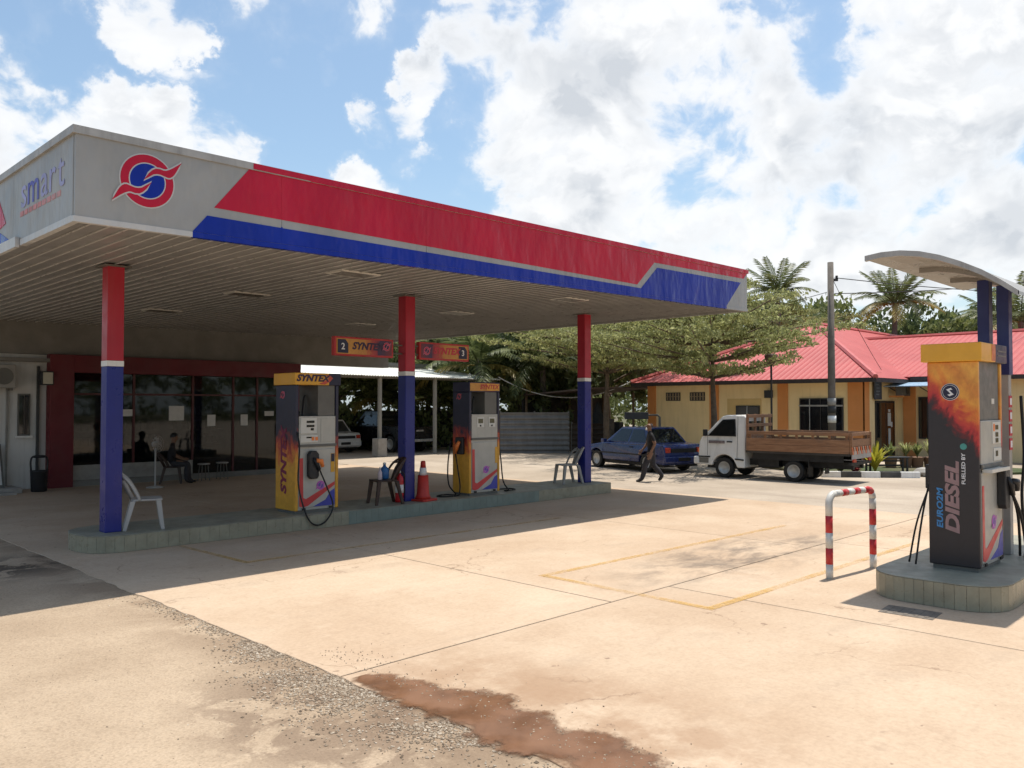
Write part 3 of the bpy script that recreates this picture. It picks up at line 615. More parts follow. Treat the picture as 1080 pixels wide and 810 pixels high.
# ------------------------------------------------------------------ fuel pumps
def hose(pts, n=24):
    """smooth curve through points (Catmull-Rom)"""
    P_ = [Vector(p) for p in pts]; P_ = [2*P_[0]-P_[1]] + P_ + [2*P_[-1]-P_[-2]]; out = []
    for i in range(1, len(P_)-2):
        for k in range(8):
            t = k/8; a, b, c, d = P_[i-1], P_[i], P_[i+1], P_[i+2]
            out.append(.5*((2*b) + (c-a)*t + (2*a-5*b+4*c-d)*t*t + (3*b-3*c+d-a)*t**3))
    out.append(P_[-2]); return out
def pump(label, loc, W, Dp, Ht, kind):
    """W along x, depth along y; front faces -y; origin at centre of the foot"""
    t = thing('fuel_pump', label, 'fuel pump', loc, 0); w2, d2 = W/2, Dp/2
    art = FLD if kind == 'diesel' else FLP
    MB().box(-w2+.03, w2-.03, -d2+.03, d2-.03, 0, .05).build('plinth', DGREY, t)
    tz = Ht-.20
    # side cheeks carrying the printed artwork
    for s in (-1, 1):
        x0, x1 = (-w2, -w2+.06) if s < 0 else (w2-.06, w2)
        MB().box(x0, x1, -d2, d2, .045, tz).build('side_panel', art, t, bevel=.012)
    # lower cabinet with door
    MB().box(-w2+.06, w2-.06, -d2+.01, d2-.01, .05, 1.12).build('cabinet', GREYP, t, bevel=.006)
    dr = MB().box(-w2+.075, w2-.075, -d2-.006, -d2+.015, .09, 1.06).build('door', GREYP, t, bevel=.008)
    for xx in (-w2+.16, w2-.16): MB().box(xx-.03, xx+.03, -d2-.02, -d2-.004, .055, .085).build('latch', BLACK, dr)
    MB().prism([(-w2+.078, .92), (-w2+.078, .12), (-w2+.15, .10), (-w2+.24, .12), (w2-.08, .44), (w2-.08, .50), (-w2+.20, .235), (-w2+.15, .26), (-w2+.14, .92)], 'y', -d2-.009, -d2-.004).build('red_stripe', M('stripe_red', (.58, .05, .05), .4, .1), dr)
    MB().prism([(-w2+.34, .10), (w2-.08, .10), (w2-.08, .38), (w2-.16, .34), (w2-.26, .20)], 'y', -d2-.0095, -d2-.004).build('blue_corner', M('corner_blue', (.05, .06, .36), .4, .1), dr)
    sig = (PURP, NAVY, LITEP) if kind != 'plain' else (PURP, PURP, LITEP)
    emblem(.075, dr, (.03 if kind != 'petrol' else .06, -d2-.007, .50 if kind != 'petrol' else .45), sig[0], M('sticker_blue', (.13, .08, .35), .4), M('sticker_pink', (.62, .30, .50), .5), tails=True)
    # head: slanted display housing
    hz0, hz1 = 1.14, 1.62
    hd = MB().box(-w2+.065, w2-.065, -d2-.004, d2+.004, hz0, hz1).build('head', GREYP, t, bevel=.008)
    MB().box(-w2+.05, w2-.05, -d2-.02, -d2+.0, hz0-.035, hz0+.008).build('lip', DGREY, hd, bevel=.004)
    if kind == 'petrol':
        dp = MB().box(-w2+.09, -.02, -d2-.014, -d2, 1.33, 1.59).build('display', LITEP, hd, bevel=.004)
        for zc, xa, xb in ((1.525, -.22, -.07), (1.455, -.22, -.07), (1.40, -.14, -.08)): MB().box(xa, xb, -d2-.018, -d2-.012, zc-.02, zc+.02).build('readout', LCD, dp)
        kp = MB().box(-w2+.09, .0, -d2-.012, -d2, 1.18, 1.30).build('keypad', LITEP, hd, bevel=.004)
        for xa in (-.22, -.18): MB().box(xa, xa+.06, -d2-.016, -d2-.01, 1.25, 1.275).build('button', LCD, kp)
        for xa in (-.12, -.05): MB().box(xa, xa+.05, -d2-.016, -d2-.01, 1.21, 1.27).build('button', ORNG, kp)
        MB().box(.06, w2-.09, -d2-.012, -d2, 1.18, 1.58).build('cover_plate', GREYP, hd, bevel=.004)
    elif kind == 'plain':
        for xa in (-.20, .12):
            dp = MB().box(xa-.02, xa+.17, -d2-.012, -d2, 1.36, 1.56).build('display', LITEP, hd, bevel=.004)
            MB().box(xa+.01, xa+.14, -d2-.016, -d2-.01, 1.44, 1.53).build('readout', M('lcd_olive', (.11, .10, .05), .3), dp)
            MB().box(xa+.05, xa+.09, -d2-.016, -d2-.01, 1.375, 1.405).build('button', LCD, dp)
    else:
        dp = MB().box(.02, w2-.12, -d2-.014, -d2, 1.36, 1.60).build('display', LITEP, hd, bevel=.004)
        for zc in (1.54, 1.46, 1.395): MB().box(.12, .22, -d2-.018, -d2-.012, zc-.025, zc+.025).build('readout', LCD, dp)
        MB().box(.04, .09, -d2-.018, -d2-.012, 1.50, 1.58).build('button', ORNG, dp)
        kp = MB().box(.06, w2-.10, -d2-.014, -d2, 1.17, 1.31).build('keypad', LITEP, hd, bevel=.004)
        MB().box(.12, .2, -d2-.018, -d2-.012, 1.22, 1.28).build('button', LCD, kp)
    # upper bay: open on one half, closed grey box on the other
    ub = .0 if kind != 'diesel' else -w2+.08
    MB().box(ub+.02, w2-.07, -d2+.02, d2-.02, hz1+.002, tz).build('upper_box', DGREY, t, bevel=.004)
    if kind == 'diesel': MB().box(.1, .2, -d2+.014, -d2+.022, 1.80, 1.86).build('sticker', LITEP, t)
    if kind != 'diesel':
        MB().tube(hose([(-.24, 0, hz1), (-.24, 0, hz1+.35), (-.22, 0, tz)]), .022).build('riser_pipe', DGREY, t)
        MB().tube(hose([(-.06, .08, hz1), (-.03, .08, hz1+.28), (.0, .08, hz1+.36)]), .014).build('riser_pipe', BLACK, t)
        MB().lathe([(.01, 0), (.07, .01), (.085, .06), (.06, .11), (.01, .12)], 14, (-w2+.14, -.06, hz1+.002)).build('vent_cap', BLACK, t, smooth=True)
    # topper
    o_ = .03 if kind != 'diesel' else .05
    if kind == 'plain':
        tp = MB().box(-w2, w2, -d2, d2, tz, Ht).build('topper', NAVY, t, bevel=.008)
        MB().box(-w2+.02, w2-.005, -d2-.006, -d2+.004, tz+.02, Ht-.02).build('topper_print', FLB, tp, loc=(0, 0, 0))
        MB().box(.05, w2-.02, -d2-.009, -d2-.004, tz+.03, Ht-.03).build('topper_print', YELP, tp)
        lettering('SYNTEX', .13, TEXTRED, tp, (.12, -d2-.011, (tz+Ht)/2), 'front', shear=.2, bold=.003, sx=1.1)
    else:
        tp = MB().box(-w2-o_, w2+.02, -d2-o_, d2+o_, tz, Ht).build('topper', YELP, t, bevel=.010)
        if kind == 'petrol':
            MB().box(w2-.22, w2+.022, -d2-o_-.002, d2+o_+.002, tz-.002, Ht+.002).build('topper_end', NAVY, tp, bevel=.010)
            lettering('SYNTEX', .15, TEXTNV, tp, (-.12, -d2-o_-.004, (tz+Ht)/2+.01), 'front', shear=.3, bold=.007, sx=1.12)
            sw = MB().prism([(.0, tz+.02), (.12, tz+.01), (w2-.2, tz+.06), (w2-.14, tz+.12), (w2-.2, Ht-.03), (.14, Ht-.02), (.2, tz+.11), (.1, tz+.06)], 'y', -d2-o_-.005, -d2-o_+.002).build('topper_swoosh', M('swoosh_red', (.50, .08, .05), .45), tp)
        else:
            MB().box(.02, w2+.022, -d2-o_-.002, d2+o_+.002, tz-.002, Ht+.002).build('topper_end', NAVY, tp, bevel=.010)
            MB().box(-.12, .018, -d2-o_-.003, d2+o_+.003, tz+.01, Ht-.01).build('topper_flame', M('topper_flame_red', (.50, .14, .04), .45, .4, 7), tp)
            for zc in (tz+.07, tz+.12): MB().box(.1, w2-.03, -d2-o_-.006, -d2-o_, zc, zc+.015).build('topper_line', DGREY, tp)
    # nozzle boot and nozzle
    def nozzle(x, z, yy, sgn, grip):
        b_ = MB().box(x-.085, x+.085, yy-sgn*.0 if sgn < 0 else yy, yy+.07*sgn if sgn > 0 else yy, z-.24, z+.22) if False else MB().prism([(x-.09, z-.2), (x-.05, z-.25), (x+.07, z-.25), (x+.1, z-.2), (x+.1, z+.16), (x+.05, z+.22), (x-.05, z+.22), (x-.09, z+.16)], 'y', min(yy, yy+.09*sgn), max(yy, yy+.09*sgn))
        nb = b_.build('nozzle_boot', DARKPL, t, bevel=.012)
        y2 = yy+.115*sgn
        MB().tube([(x-.01, y2-.02*sgn, z+.10), (x+.03, y2, z+.02), (x+.09, y2, z-.10)], [.022, .034, .026], 10).build('nozzle', DARKPL, nb, smooth=True)
        MB().tube([(x+.02, y2+.02*sgn, z+.06), (x+.10, y2+.03*sgn, z+.05), (x+.13, y2+.03*sgn, z-.05)], [.034, .046, .03], 8).build('nozzle_cover', grip, nb, smooth=True)
        return (x+.09, y2, z-.10)
    if kind == 'petrol':
        e = nozzle(-.12, .82, -d2-.006, -1, ORNG)
        MB().tube(hose([e, (e[0]+.07, e[1]-.10, .45), (.13, e[1]-.16, .12), (.0, -.60, -.12), (-.20, -.60, -.17), (-.36, -.58, .0), (-.43, -d2-.12, .5), (-.41, e[1]+.01, 1.1), (-.395, -d2-.012, 1.35)]), .0135, 8).build('hose', BLACK, t, smooth=True)
        MB().box(w2-.16, w2-.085, -d2-.011, -d2-.004, .66, .98).build('grade_sticker', YELP, dr); MB().box(w2-.155, w2-.09, -d2-.013, -d2-.009, .84, .975).build('grade_sticker', NAVY, dr)
        emblem(.06, t, (-w2-.002, .09, 1.98), TEXTRED, NAVY, M('sticker_pink', (.6, .3, .5), .5), rz=-math.pi/2)
        lettering('SYNTEX', .24, M('text_maroon', (.20, .02, .06), .5), t, (-w2-.004, .04, .86), 'sideup', shear=.2, bold=.011, sx=1.25)
    elif kind == 'plain':
        MB().box(w2-.14, w2-.07, -d2-.011, -d2-.004, .62, .95).build('grade_sticker', YELP, dr)
        # side nozzle on the cheek facing left, hoses coiled on the island
        nb = MB().box(-w2-.07, -w2+.002, -.12, .10, .82, 1.16).build('nozzle_boot', DARKPL, t, bevel=.015)
        MB().tube([(-w2-.09, -.05, 1.08), (-w2-.11, .0, .98), (-w2-.09, .06, .84)], [.028, .045, .025], 10).build('nozzle', ORNG, nb, smooth=True)
        MB().tube(hose([(-w2-.09, .06, .84), (-w2-.06, .02, .5), (-w2-.05, -.03, .22), (-w2-.08, -.05, .04)]), .013, 8).build('hose', BLACK, t, smooth=True)
        pts = [(-w2-.03, d2+.02, 1.1), (-w2-.10, d2+.03, .6), (-w2-.10, d2, .2)] + [(-w2-.33+.26*math.cos(R(a)), .16*math.sin(R(a)), .018) for a in range(20, 380, 45)]
        MB().tube(hose(pts), .014, 8).build('hose', BLACK, t, smooth=True)
        pts = [(w2+.012, -d2+.08, 1.30), (w2+.03, -d2+.0, .7), (w2+.05, -d2-.05, .25), (w2+.2, -d2-.05, .05)] + [(w2+.40+.24*math.cos(R(a)), -.02+.16*math.sin(R(a)), .02) for a in range(230, 540, 45)]
        MB().tube(hose(pts), .014, 8).build('hose', BLACK, t, smooth=True)
        emblem(.06, t, (-w2-.002, .05, 1.98), TEXTRED, NAVY, M('sticker_grey', (.3, .28, .32), .5), rz=-math.pi/2)
        # grime-black flame shapes on the foot print
    else:
        e = nozzle(.26, .88, -d2-.006, -1, DARKPL)
        MB().tube(hose([e, (e[0]+.10, e[1]-.05, .55), (e[0]+.24, e[1]-.06, .22), (e[0]+.42, e[1]-.02, .03), (e[0]+.7, e[1]+.05, .02)]), .016, 8).build('hose', BLACK, t, smooth=True)
        MB().tube(hose([(e[0]+.02, e[1]+.06, .95), (e[0]+.16, e[1]+.0, .6), (e[0]+.34, e[1]+.02, .25), (e[0]+.6, e[1]+.08, .02)]), .016, 8).build('hose', BLACK, t, smooth=True)
        MB().prism([(-w2+.10, 1.06), (w2-.10, 1.06), (w2-.12, 1.10), (-w2+.10, 1.10)], 'y', -d2-.10, -d2+.0).build('drip_shelf', LITEP, t, bevel=.004)
        for q in (0, .10):
            MB().tube(hose([(-w2+.22+q, d2+.02, 1.02), (-w2+.10+q, d2+.05+q*.3, .80), (-w2+.02+q, d2+.09+q*.8, .45), (-w2-.04+q*.9, d2+.13+q, .02)]), .0105, 8).build('hose', BLACK, t, smooth=True)
        nb = MB().box(-w2+.14, -w2+.34, d2-.002, d2+.08, .85, 1.12).build('nozzle_boot', DARKPL, t, bevel=.012)
        emblem(.088, t, (-w2-.002, .02, 1.93), NAVY, NAVY, TEXTWH, rz=-math.pi/2, tails=False)
        lettering('DIESEL', .185, TEXTPINK, t, (-w2-.004, .005, .78), 'sideup', shear=.2, bold=.008, sx=1.42)
        lettering('EURO2M', .085, TEXTCY, t, (-w2-.004, .135, .66), 'sideup', shear=.15, bold=.003, sx=1.3)
        lettering('FUELLED BY', .052, TEXTWH, t, (-w2-.004, -.105, 1.10), 'sideup', bold=.001, sx=1.2)
        MB().lathe([(.034, 0), (.034, .004)], 16, (-w2-.004, -.105, 1.34), 'x').build('round_badge', M('teal_badge', (.06, .25, .22), .5), t)
    return t
pump('petrol pump with yellow topper and black hose looping below its front', (7.68, 12.52, .24), .84, .64, 2.345, 'petrol')
pump('petrol pump with navy side, purple emblem and hoses lying on the island', (11.575, 12.44, .24), .85, .50, 2.27, 'plain')
pump('dark diesel pump with flame print and yellow topper on rounded island', (10.23, 2.915, .26), .90, .51, 2.46, 'diesel')

# number boards on arms from the middle column
def board(label, xa, xb, flip, num):
    t = thing('number_board', label, 'sign', ((xa+xb)/2, 12.42, 2.92), 0, 'pump number boards'); w2 = (xb-xa)/2
    MB().box(-w2, w2, -.05, .05, 0, .34).build('sign_box', M('sign_red', (.42, .03, .03), .45, .1), t, bevel=.008)
    MB().box(-w2+.04, w2-.04, -.055, -.045, .035, .305).build('sign_print', FLB, t) if not flip else None
    if flip:
        o_ = MB().box(-w2+.04, w2-.04, -.055, -.045, .035, .305).build('sign_print', FLB, t); o_.rotation_euler = (0, 0, math.pi)
        o_.data = MB().box(-w2+.04, w2-.04, .045, .055, .035, .305).mesh('sign_print', FLB)
    s = 1 if flip else -1; x = s*(w2-.17)
    MB().prism([(x-.11, .05), (x+.11, .05), (x+.11, .22), (x+.05, .29), (x-.11, .29)], 'y', -.060, -.052).build('number_plate', NAVY, t)
    lettering(num, .16, TEXTWH, t, (x, -.063, .16), 'front', bold=.002)
    lettering('SYNTEX', .175, TEXTNV if not flip else TEXTRED, t, (.06 if not flip else .04, -.059, .18), 'front', shear=.25, bold=.007, sx=1.05)
    emblem(.075, t, (s*-1*(w2-.16), -.056, .20) if not flip else (-w2+.18, -.056, .17), TEXTRED, NAVY, M('sticker_pink', (.6, .3, .5), .5))
    # arms to the column
    a = w2 if not flip else -w2; e = a + (.26 if not flip else -.16)
    for z in (.09, .25): MB().tube([(a, 0, z), ((9.645-(xa+xb)/2) if not flip else (9.875-(xa+xb)/2), 0, z)], .014).build('arm', DGREY, t)
board('red framed number board hanging left of the middle canopy column', 8.12, 9.40, False, '2')
board('red framed number board on the right of the middle canopy column', 10.02, 11.30, True, '3')

# ------------------------------------------------------------------ shelter over the diesel pump
t = thing('diesel_shelter', 'curved thin roof on two blue posts over the diesel pump', 'shelter', (11.3, 2.95, .26)); o0 = Vector((11.3, 2.95, .26))
prof = [(3.68, 3.715), (3.5, 3.735), (3.3, 3.73), (3.1, 3.695), (2.9, 3.63), (2.7, 3.54), (2.5, 3.43), (2.33, 3.31), (2.18, 3.19)]
def shell(x0, x1, th, dz=0):
    pts = [(y, z+dz) for y, z in prof] + [(y, z+dz-th) for y, z in prof[::-1]]
    return MB().prism([(y-o0.y, z-o0.z) for y, z in pts], 'x', x0-o0.x, x1-o0.x)
ALUS = M('shelter_panel', (.30, .285, .265), .35, .08, 2, dirt=.3, dirtc=(.25, .19, .14), metal=.2)
shell(9.38, 12.9, .035).build('roof_shell', ALUS, t, smooth=False)
shell(9.37, 9.42, .06, .006).build('edge_trim', CAP, t)
for x in (10.6, 11.75): 
    pts = [(y, z-.036) for y, z in prof[1:-1]] + [(y, z-.09) for y, z in prof[1:-1][::-1]]
    MB().prism([(y-o0.y, z-o0.z) for y, z in pts], 'x', x-.03-o0.x, x+.03-o0.x).build('roof_rib', ALUS, t)
for y, top in ((2.985, 3.615), (2.775, 3.53)):
    p_ = MB().box(-.06, .06, y-2.95-.05, y-2.95+.05, 0, top-.26).build('post', M('post_grey', (.33, .31, .28), .5, .1, 4), t, bevel=.008)
    MB().box(-.08, .08, y-2.95-.065, y-2.95+.065, 2.15, top-.26-.04).build('blue_cladding', M('shelter_navy', (.022, .03, .13), .45, .08), p_, bevel=.006)
    for k in range(4):
        MB().box(-.062, .05, y-2.95-.057, y-2.95-.048, 1.25+.17*k, 1.39+.17*k).build('number_sticker', TEXTRED, p_)
        MB().box(-.045, .03, y-2.95-.060, y-2.95-.055, 1.28+.17*k, 1.36+.17*k).build('number_sticker', TEXTWH, p_)
MB().tube(hose([(.16, -.3, 1.9), (.18, -.32, 1.2), (.14, -.30, .7), (.2, -.32, .3), (.34, -.4, .02)]), .018, 8).build('hose', BLACK, t, smooth=True)

# ------------------------------------------------------------------ striped hoop barrier
a, b = Vector((9.63, 4.23, 0)), Vector((10.66, 4.12, 0)); L = (b-a).length
t = thing('hoop_barrier', 'red and white striped steel hoop barrier beside the diesel island', 'barrier', tuple(a), math.atan2((b-a).y, (b-a).x))
rr, Hh, rad = .115, .99, .042
path = [(0, 0, -.02)] + [(0, 0, z) for z in (.17, .36, .54, .74)] + [(rr-rr*math.cos(R(q)), 0, Hh-rr+rr*math.sin(R(q))) for q in (0, 22, 45, 68, 90)] + [(x, 0, Hh) for x in (.26, .40, .54, .68, .80)] + [(L-rr+rr*math.sin(R(q)), 0, Hh-rr+rr*math.cos(R(q))) for q in (0, 22, 45, 68, 90)] + [(L, 0, z) for z in (.74, .54, .36, .17, -.02)]
def seg_tube(i0, i1, nm, mat): MB().tube(path[i0:i1+1], rad, 16).build(nm, mat, t, smooth=True)
BW, BR = M('barrier_white', (.62, .61, .57), .4, .08, 6, dirt=.3, dirtc=(.3, .26, .2)), M('barrier_red', (.50, .03, .035), .4, .1, 6, dirt=.15)
cuts = [(0, 1, 0), (1, 2, 1), (2, 3, 0), (3, 4, 1), (4, 10, 0), (10, 11, 1), (11, 12, 0), (12, 13, 1), (13, 14, 0), (14, 17, 1), (17, 20, 0), (20, 21, 1), (21, 22, 0), (22, 23, 1), (23, 24, 0)]
cuts = [(0, 1, 0), (1, 2, 1), (2, 3, 0), (3, 4, 1), (4, 9, 0), (9, 10, 0), (10, 11, 1), (11, 12, 0), (12, 13, 1), (13, 14, 0), (14, 17, 1), (17, 19, 0), (19, 20, 0), (20, 21, 1), (21, 22, 0), (22, 23, 1), (23, 24, 0)]
cuts = [c for c in cuts if c[1] < len(path)]
for i0, i1, k in cuts: seg_tube(i0, i1, 'red_stripe' if k else 'white_stripe', BR if k else BW)

# drain cover
t = thing('drain_cover', 'dark rectangular drain cover in the slab before the diesel island', 'drain cover', (8.62, 2.98, 0), R(4))
MB().box(-.18, .18, -.25, .25, -.02, .006).build('cover_plate', M('cast_iron', (.15, .125, .10), .75, .25, 8, bmp=.3), t, bevel=.004)
for k in range(5): MB().box(-.14, .14, -.20+.095*k, -.165+.095*k, .004, .009).build('cover_rib', M('cast_iron', (.1, .1, .1)), t)

# ------------------------------------------------------------------ plastic chairs
def chair(label, loc, rz, mat, name='plastic_chair', cat='chair'):
    t = thing(name, label, cat, loc, rz, 'plastic chairs about the forecourt')      # faces +x
    MB().prism([(-.20, -.17), (-.17, -.21), (.15, -.23), (.22, -.19), (.22, .19), (.15, .23), (-.17, .21), (-.20, .17)], 'z', .415, .445).build('seat', mat, t, bevel=.012)
    for s in (-1, 1):
        MB().hexa([(.17+.05-.02, s*.215-.025, 0), (.17+.05+.03, s*.215-.025, 0), (.17+.05+.03, s*.215+.025, 0), (.17+.05-.02, s*.215+.025, 0), (.13, s*.195-.03, .42), (.20, s*.195-.03, .42), (.20, s*.195+.03, .42), (.13, s*.195+.03, .42)]).build('leg', mat, t, bevel=.006)
        MB().hexa([(-.31, s*.215-.025, 0), (-.26, s*.215-.025, 0), (-.26, s*.215+.025, 0), (-.31, s*.215+.025, 0), (-.21, s*.19-.03, .42), (-.14, s*.19-.03, .42), (-.14, s*.19+.03, .42), (-.21, s*.19+.03, .42)]).build('leg', mat, t, bevel=.006)
    # back: arched frame and fan of splats
    def bk(u, v): return (-.185-.17*v-.05*v*v + .10*u*u, u*(.205-.015*v), .43+.39*v)
    arch = [bk(-1, 0), bk(-1, .35), bk(-.97, .7), bk(-.75, .92), bk(-.35, 1.0), bk(.35, 1.0), bk(.75, .92), bk(.97, .7), bk(1, .35), bk(1, 0)]
    bb = MB().tube(hose(arch), .022, 8).build('backrest', mat, t, smooth=True)
    for u in (-.45, 0, .45): MB().tube([bk(u*.6, 0), bk(u*.85, .5), bk(u, .97)], [.028, .034, .022], 6).build('splat', mat, bb, smooth=True)
    MB().tube(hose([bk(-.98, .78), bk(-.4, .82), bk(.4, .82), bk(.98, .78)]), .02, 6).build('back_rail', mat, bb, smooth=True)
    return t
chair('white plastic chair standing beside the leftmost canopy column', (4.92, 12.42, .24), R(-20), PLW)
chair('grey plastic chair standing at the rightmost canopy column', (14.55, 12.55, .24), R(160), M('plastic_grey', (.30, .285, .26), .5, .1))
chair('brown plastic chair with a blue bottle on its seat by the middle column', (9.18, 12.35, .24), R(165), PLB)
t = thing('water_bottle', 'blue plastic jug standing on the brown chair', 'bottle', (9.20, 12.36, .689), R(30))
MB().lathe([(.06, 0), (.082, .02), (.085, .15), (.07, .20), (.03, .235), (.024, .27)], 16).build('body', M('blue_jug', (.03, .12, .30), .3), t, smooth=True)
MB().lathe([(.03, .27), (.03, .30), (.01, .305)], 12).build('cap', WHITE, t, smooth=True)
t = thing('washing_bottle', 'small pale bottle next to the blue jug on the brown chair', 'bottle', (9.055, 12.30, .689), 0)
MB().lathe([(.035, 0), (.04, .01), (.04, .13), (.02, .17), (.014, .20)], 14).build('body', M('pale_pink', (.5, .42, .45), .4), t, smooth=True); MB().lathe([(.017, .20), (.017, .225)], 10).build('cap', WHITE, t)
# fire extinguisher
t = thing('fire_extinguisher', 'red fire extinguisher standing left of the middle column', 'extinguisher', (9.52, 12.33, .24))
MB().lathe([(.05, 0), (.075, .012), (.078, .05), (.078, .40), (.065, .47), (.03, .51), (.022, .54)], 18).build('cylinder', EXTR, t, smooth=True)
MB().lathe([(.024, .54), (.03, .56), (.02, .60)], 10).build('valve', CHROME, t); MB().box(-.10, .03, -.014, .014, .595, .615).build('handle', BLACK, t)
MB().tube(hose([(.03, -.01, .57), (.10, -.02, .5), (.10, -.03, .25), (.085, -.03, .12)]), .011, 6).build('hose', BLACK, t, smooth=True)
MB().lathe([(.0795, .18), (.0795, .33)], 18).build('label', WHITE, t, smooth=True)
# traffic cone
t = thing('traffic_cone', 'orange traffic cone with white collar right of the middle column', 'cone', (10.02, 12.25, .24), R(12))
MB().prism([(-.21, -.17), (-.17, -.21), (.17, -.21), (.21, -.17), (.21, .17), (.17, .21), (-.17, .21), (-.21, .17)], 'z', 0, .04).build('base', CONEO, t, bevel=.008)
MB().lathe([(.155, .04), (.13, .10), (.115, .16), (.10, .48)], 20).build('body', CONEO, t, smooth=True)
MB().lathe([(.075, .48), (.062, .62)], 20).build('collar', WHITE, t, smooth=True); MB().lathe([(.055, .62), (.045, .74), (.02, .75)], 20).build('tip', CONEO, t, smooth=True)

# ------------------------------------------------------------------ shop
SY = 22.6
t = thing('shop_building', 'dim shop with maroon portal and dark glass front under the canopy', 'shop', (6.5, SY, 0)); ox, oy = 6.5, SY
def sb(x0, x1, y0, y1, z0, z1, nm, mat, par=None, **kw): return MB().box(x0-ox, x1-ox, y0-oy, y1-oy, z0, z1).build(nm, mat, par or t, **kw)
sb(3.7, 16.95, SY-.02, SY+.30, 3.30, 4.36, 'parapet', BEAM)
sb(-6, 6.5, SY+.02, SY+.25, -.05, 3.29, 'wall', WALLW)
sb(-6, 6.5, SY+.25, 30, 3.4, 3.5, 'roof', CAP)
sb(6.5, 13.6, SY+.302, 30, 3.42, 3.5, 'roof', CAP)
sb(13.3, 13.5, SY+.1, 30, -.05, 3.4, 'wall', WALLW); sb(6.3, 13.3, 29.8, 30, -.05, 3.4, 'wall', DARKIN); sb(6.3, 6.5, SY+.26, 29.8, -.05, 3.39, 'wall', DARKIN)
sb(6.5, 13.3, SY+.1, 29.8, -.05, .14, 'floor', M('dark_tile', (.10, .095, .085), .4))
# maroon portal
pt = sb(6.5, 7.05, SY-.28, SY+.02, -.02, 3.30, 'portal', MAROON, bevel=.01)
sb(7.05, 13.46, SY-.28, SY+.02, 2.86, 3.298, 'portal_beam', MAROON, pt, bevel=.01); sb(12.95, 13.46, SY-.28, SY+.02, -.02, 2.86, 'portal_post', MAROON, pt, bevel=.01)
sb(7.05, 12.95, SY-.20, SY+.12, -.02, .14, 'sill', BEAM)
sb(7.05, 10.2, SY-.05, SY+.06, .14, .52, 'stall_riser', CONCB)
xsm = [7.05, 8.6, 10.2, 11.4, 12.15, 12.95]
for a_, b_ in zip(xsm[:-1], xsm[1:]):
    lo = .52 if b_ <= 10.3 else .14
    sb(a_+.03, b_-.03, SY-.01, SY+.0, lo, 2.86, 'window_pane', GLASS)
    sb(b_-.03, b_+.03, SY-.04, SY+.04, lo, 2.86, 'mullion', M('maroon_frame', (.09, .02, .02), .5), bevel=.005)
sb(7.05, 12.95, SY-.035, SY+.035, 2.30, 2.35, 'transom', M('maroon_frame', (.09, .02, .02), .5))
for x, z, wd_, h_ in ((8.1, 1.75, .32, .18), (8.42, 1.75, .3, .18), (9.75, 1.62, .42, .40), (10.75, 1.45, .24, .32), (11.75, 1.45, .22, .32), (12.55, 1.72, .3, .14)):
    sb(x-wd_/2, x+wd_/2, SY-.016, SY-.011, z, z+h_, 'notice', PAPER)
# dim interior fittings
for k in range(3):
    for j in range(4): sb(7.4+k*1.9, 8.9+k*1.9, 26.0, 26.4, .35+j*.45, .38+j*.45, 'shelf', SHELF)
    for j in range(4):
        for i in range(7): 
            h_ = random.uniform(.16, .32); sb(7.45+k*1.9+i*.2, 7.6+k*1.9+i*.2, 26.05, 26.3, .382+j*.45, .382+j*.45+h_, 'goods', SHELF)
# white wall fittings
wn = sb(5.87, 6.14, SY-.02, SY+.019, 1.30, 2.32, 'window', DGREY); sb(5.90, 5.995, SY-.03, SY-.021, 1.34, 2.28, 'pane', TINT, wn); sb(6.015, 6.11, SY-.03, SY-.021, 1.34, 2.28, 'pane', TINT, wn); sb(5.82, 6.19, SY-.07, SY-.021, 1.25, 1.298, 'window_sill', WHITE, wn)
sb(5.62, 5.66, SY-.03, SY+.02, .0, 2.9, 'downpipe', M('pipe_grey', (.25, .24, .22), .6))
sb(6.28, 6.33, SY-.06, SY+.02, .0, 3.0, 'downpipe', M('pipe_dark', (.05, .05, .048), .6))
sb(5.3, 6.5, SY-.25, SY+.018, 3.10, 3.19, 'ledge', BEAM)
t = thing('air_conditioner', 'air conditioning unit high on the white shop wall at the left edge', 'air conditioner', (5.45, SY-.30, 2.45))
MB().box(-.28, .30, -.0, .28, 0, .56).build('casing', M('ac_casing', (.30, .28, .25), .6, .1), t, bevel=.015); MB().lathe([(.2, -.012), (.2, .0)], 20, (0.05, 0, .28), 'y').build('fan_grille', DGREY, t)
for x in (-.2, .22): MB().box(x-.02, x+.02, .02, .295, -.06, 0).build('bracket', DGREY, t)
t = thing('flood_light', 'square floodlight on an arm at the shop corner by the maroon portal', 'floodlight', (6.40, SY-.35, 2.70), R(10))
MB().prism([(-.14, -.17), (.14, -.17), (.14, .17), (-.14, .17)], 'y', -.06, .06).build('housing', DARKPL, t, bevel=.01)
MB().box(-.115, .115, -.066, -.058, -.14, .14).build('lens', M('lens_glass', (.55, .50, .38), .15), t); MB().tube([(0, .06, 0), (0, .42, .05)], .018).build('arm', DARKPL, t); MB().box(-.16, -.14, -.05, .09, -.05, .05).build('yoke', DARKPL, t)
t = thing('waste_bin', 'black open waste bin at the foot of the maroon portal', 'bin', (6.12, 21.75, 0))
MB().lathe([(.15, 0), (.17, .02), (.19, .48), (.20, .50), (.17, .5), (.15, .05)], 16).build('body', DARKPL, t, smooth=True)
MB().tube(hose([(-.17, 0, .5), (-.18, 0, .72), (-.12, 0, .83), (.12, 0, .83), (.18, 0, .72), (.17, 0, .5)]), .022, 8).build('hood_frame', DARKPL, t, smooth=True)
MB().lathe([(.13, .80), (.15, .82), (.13, .84)], 14).build('hood', DARKPL, t)
t = thing('concrete_step', 'pale concrete step along the white shop wall at the left edge', 'step', (5.2, 21.9, 0))
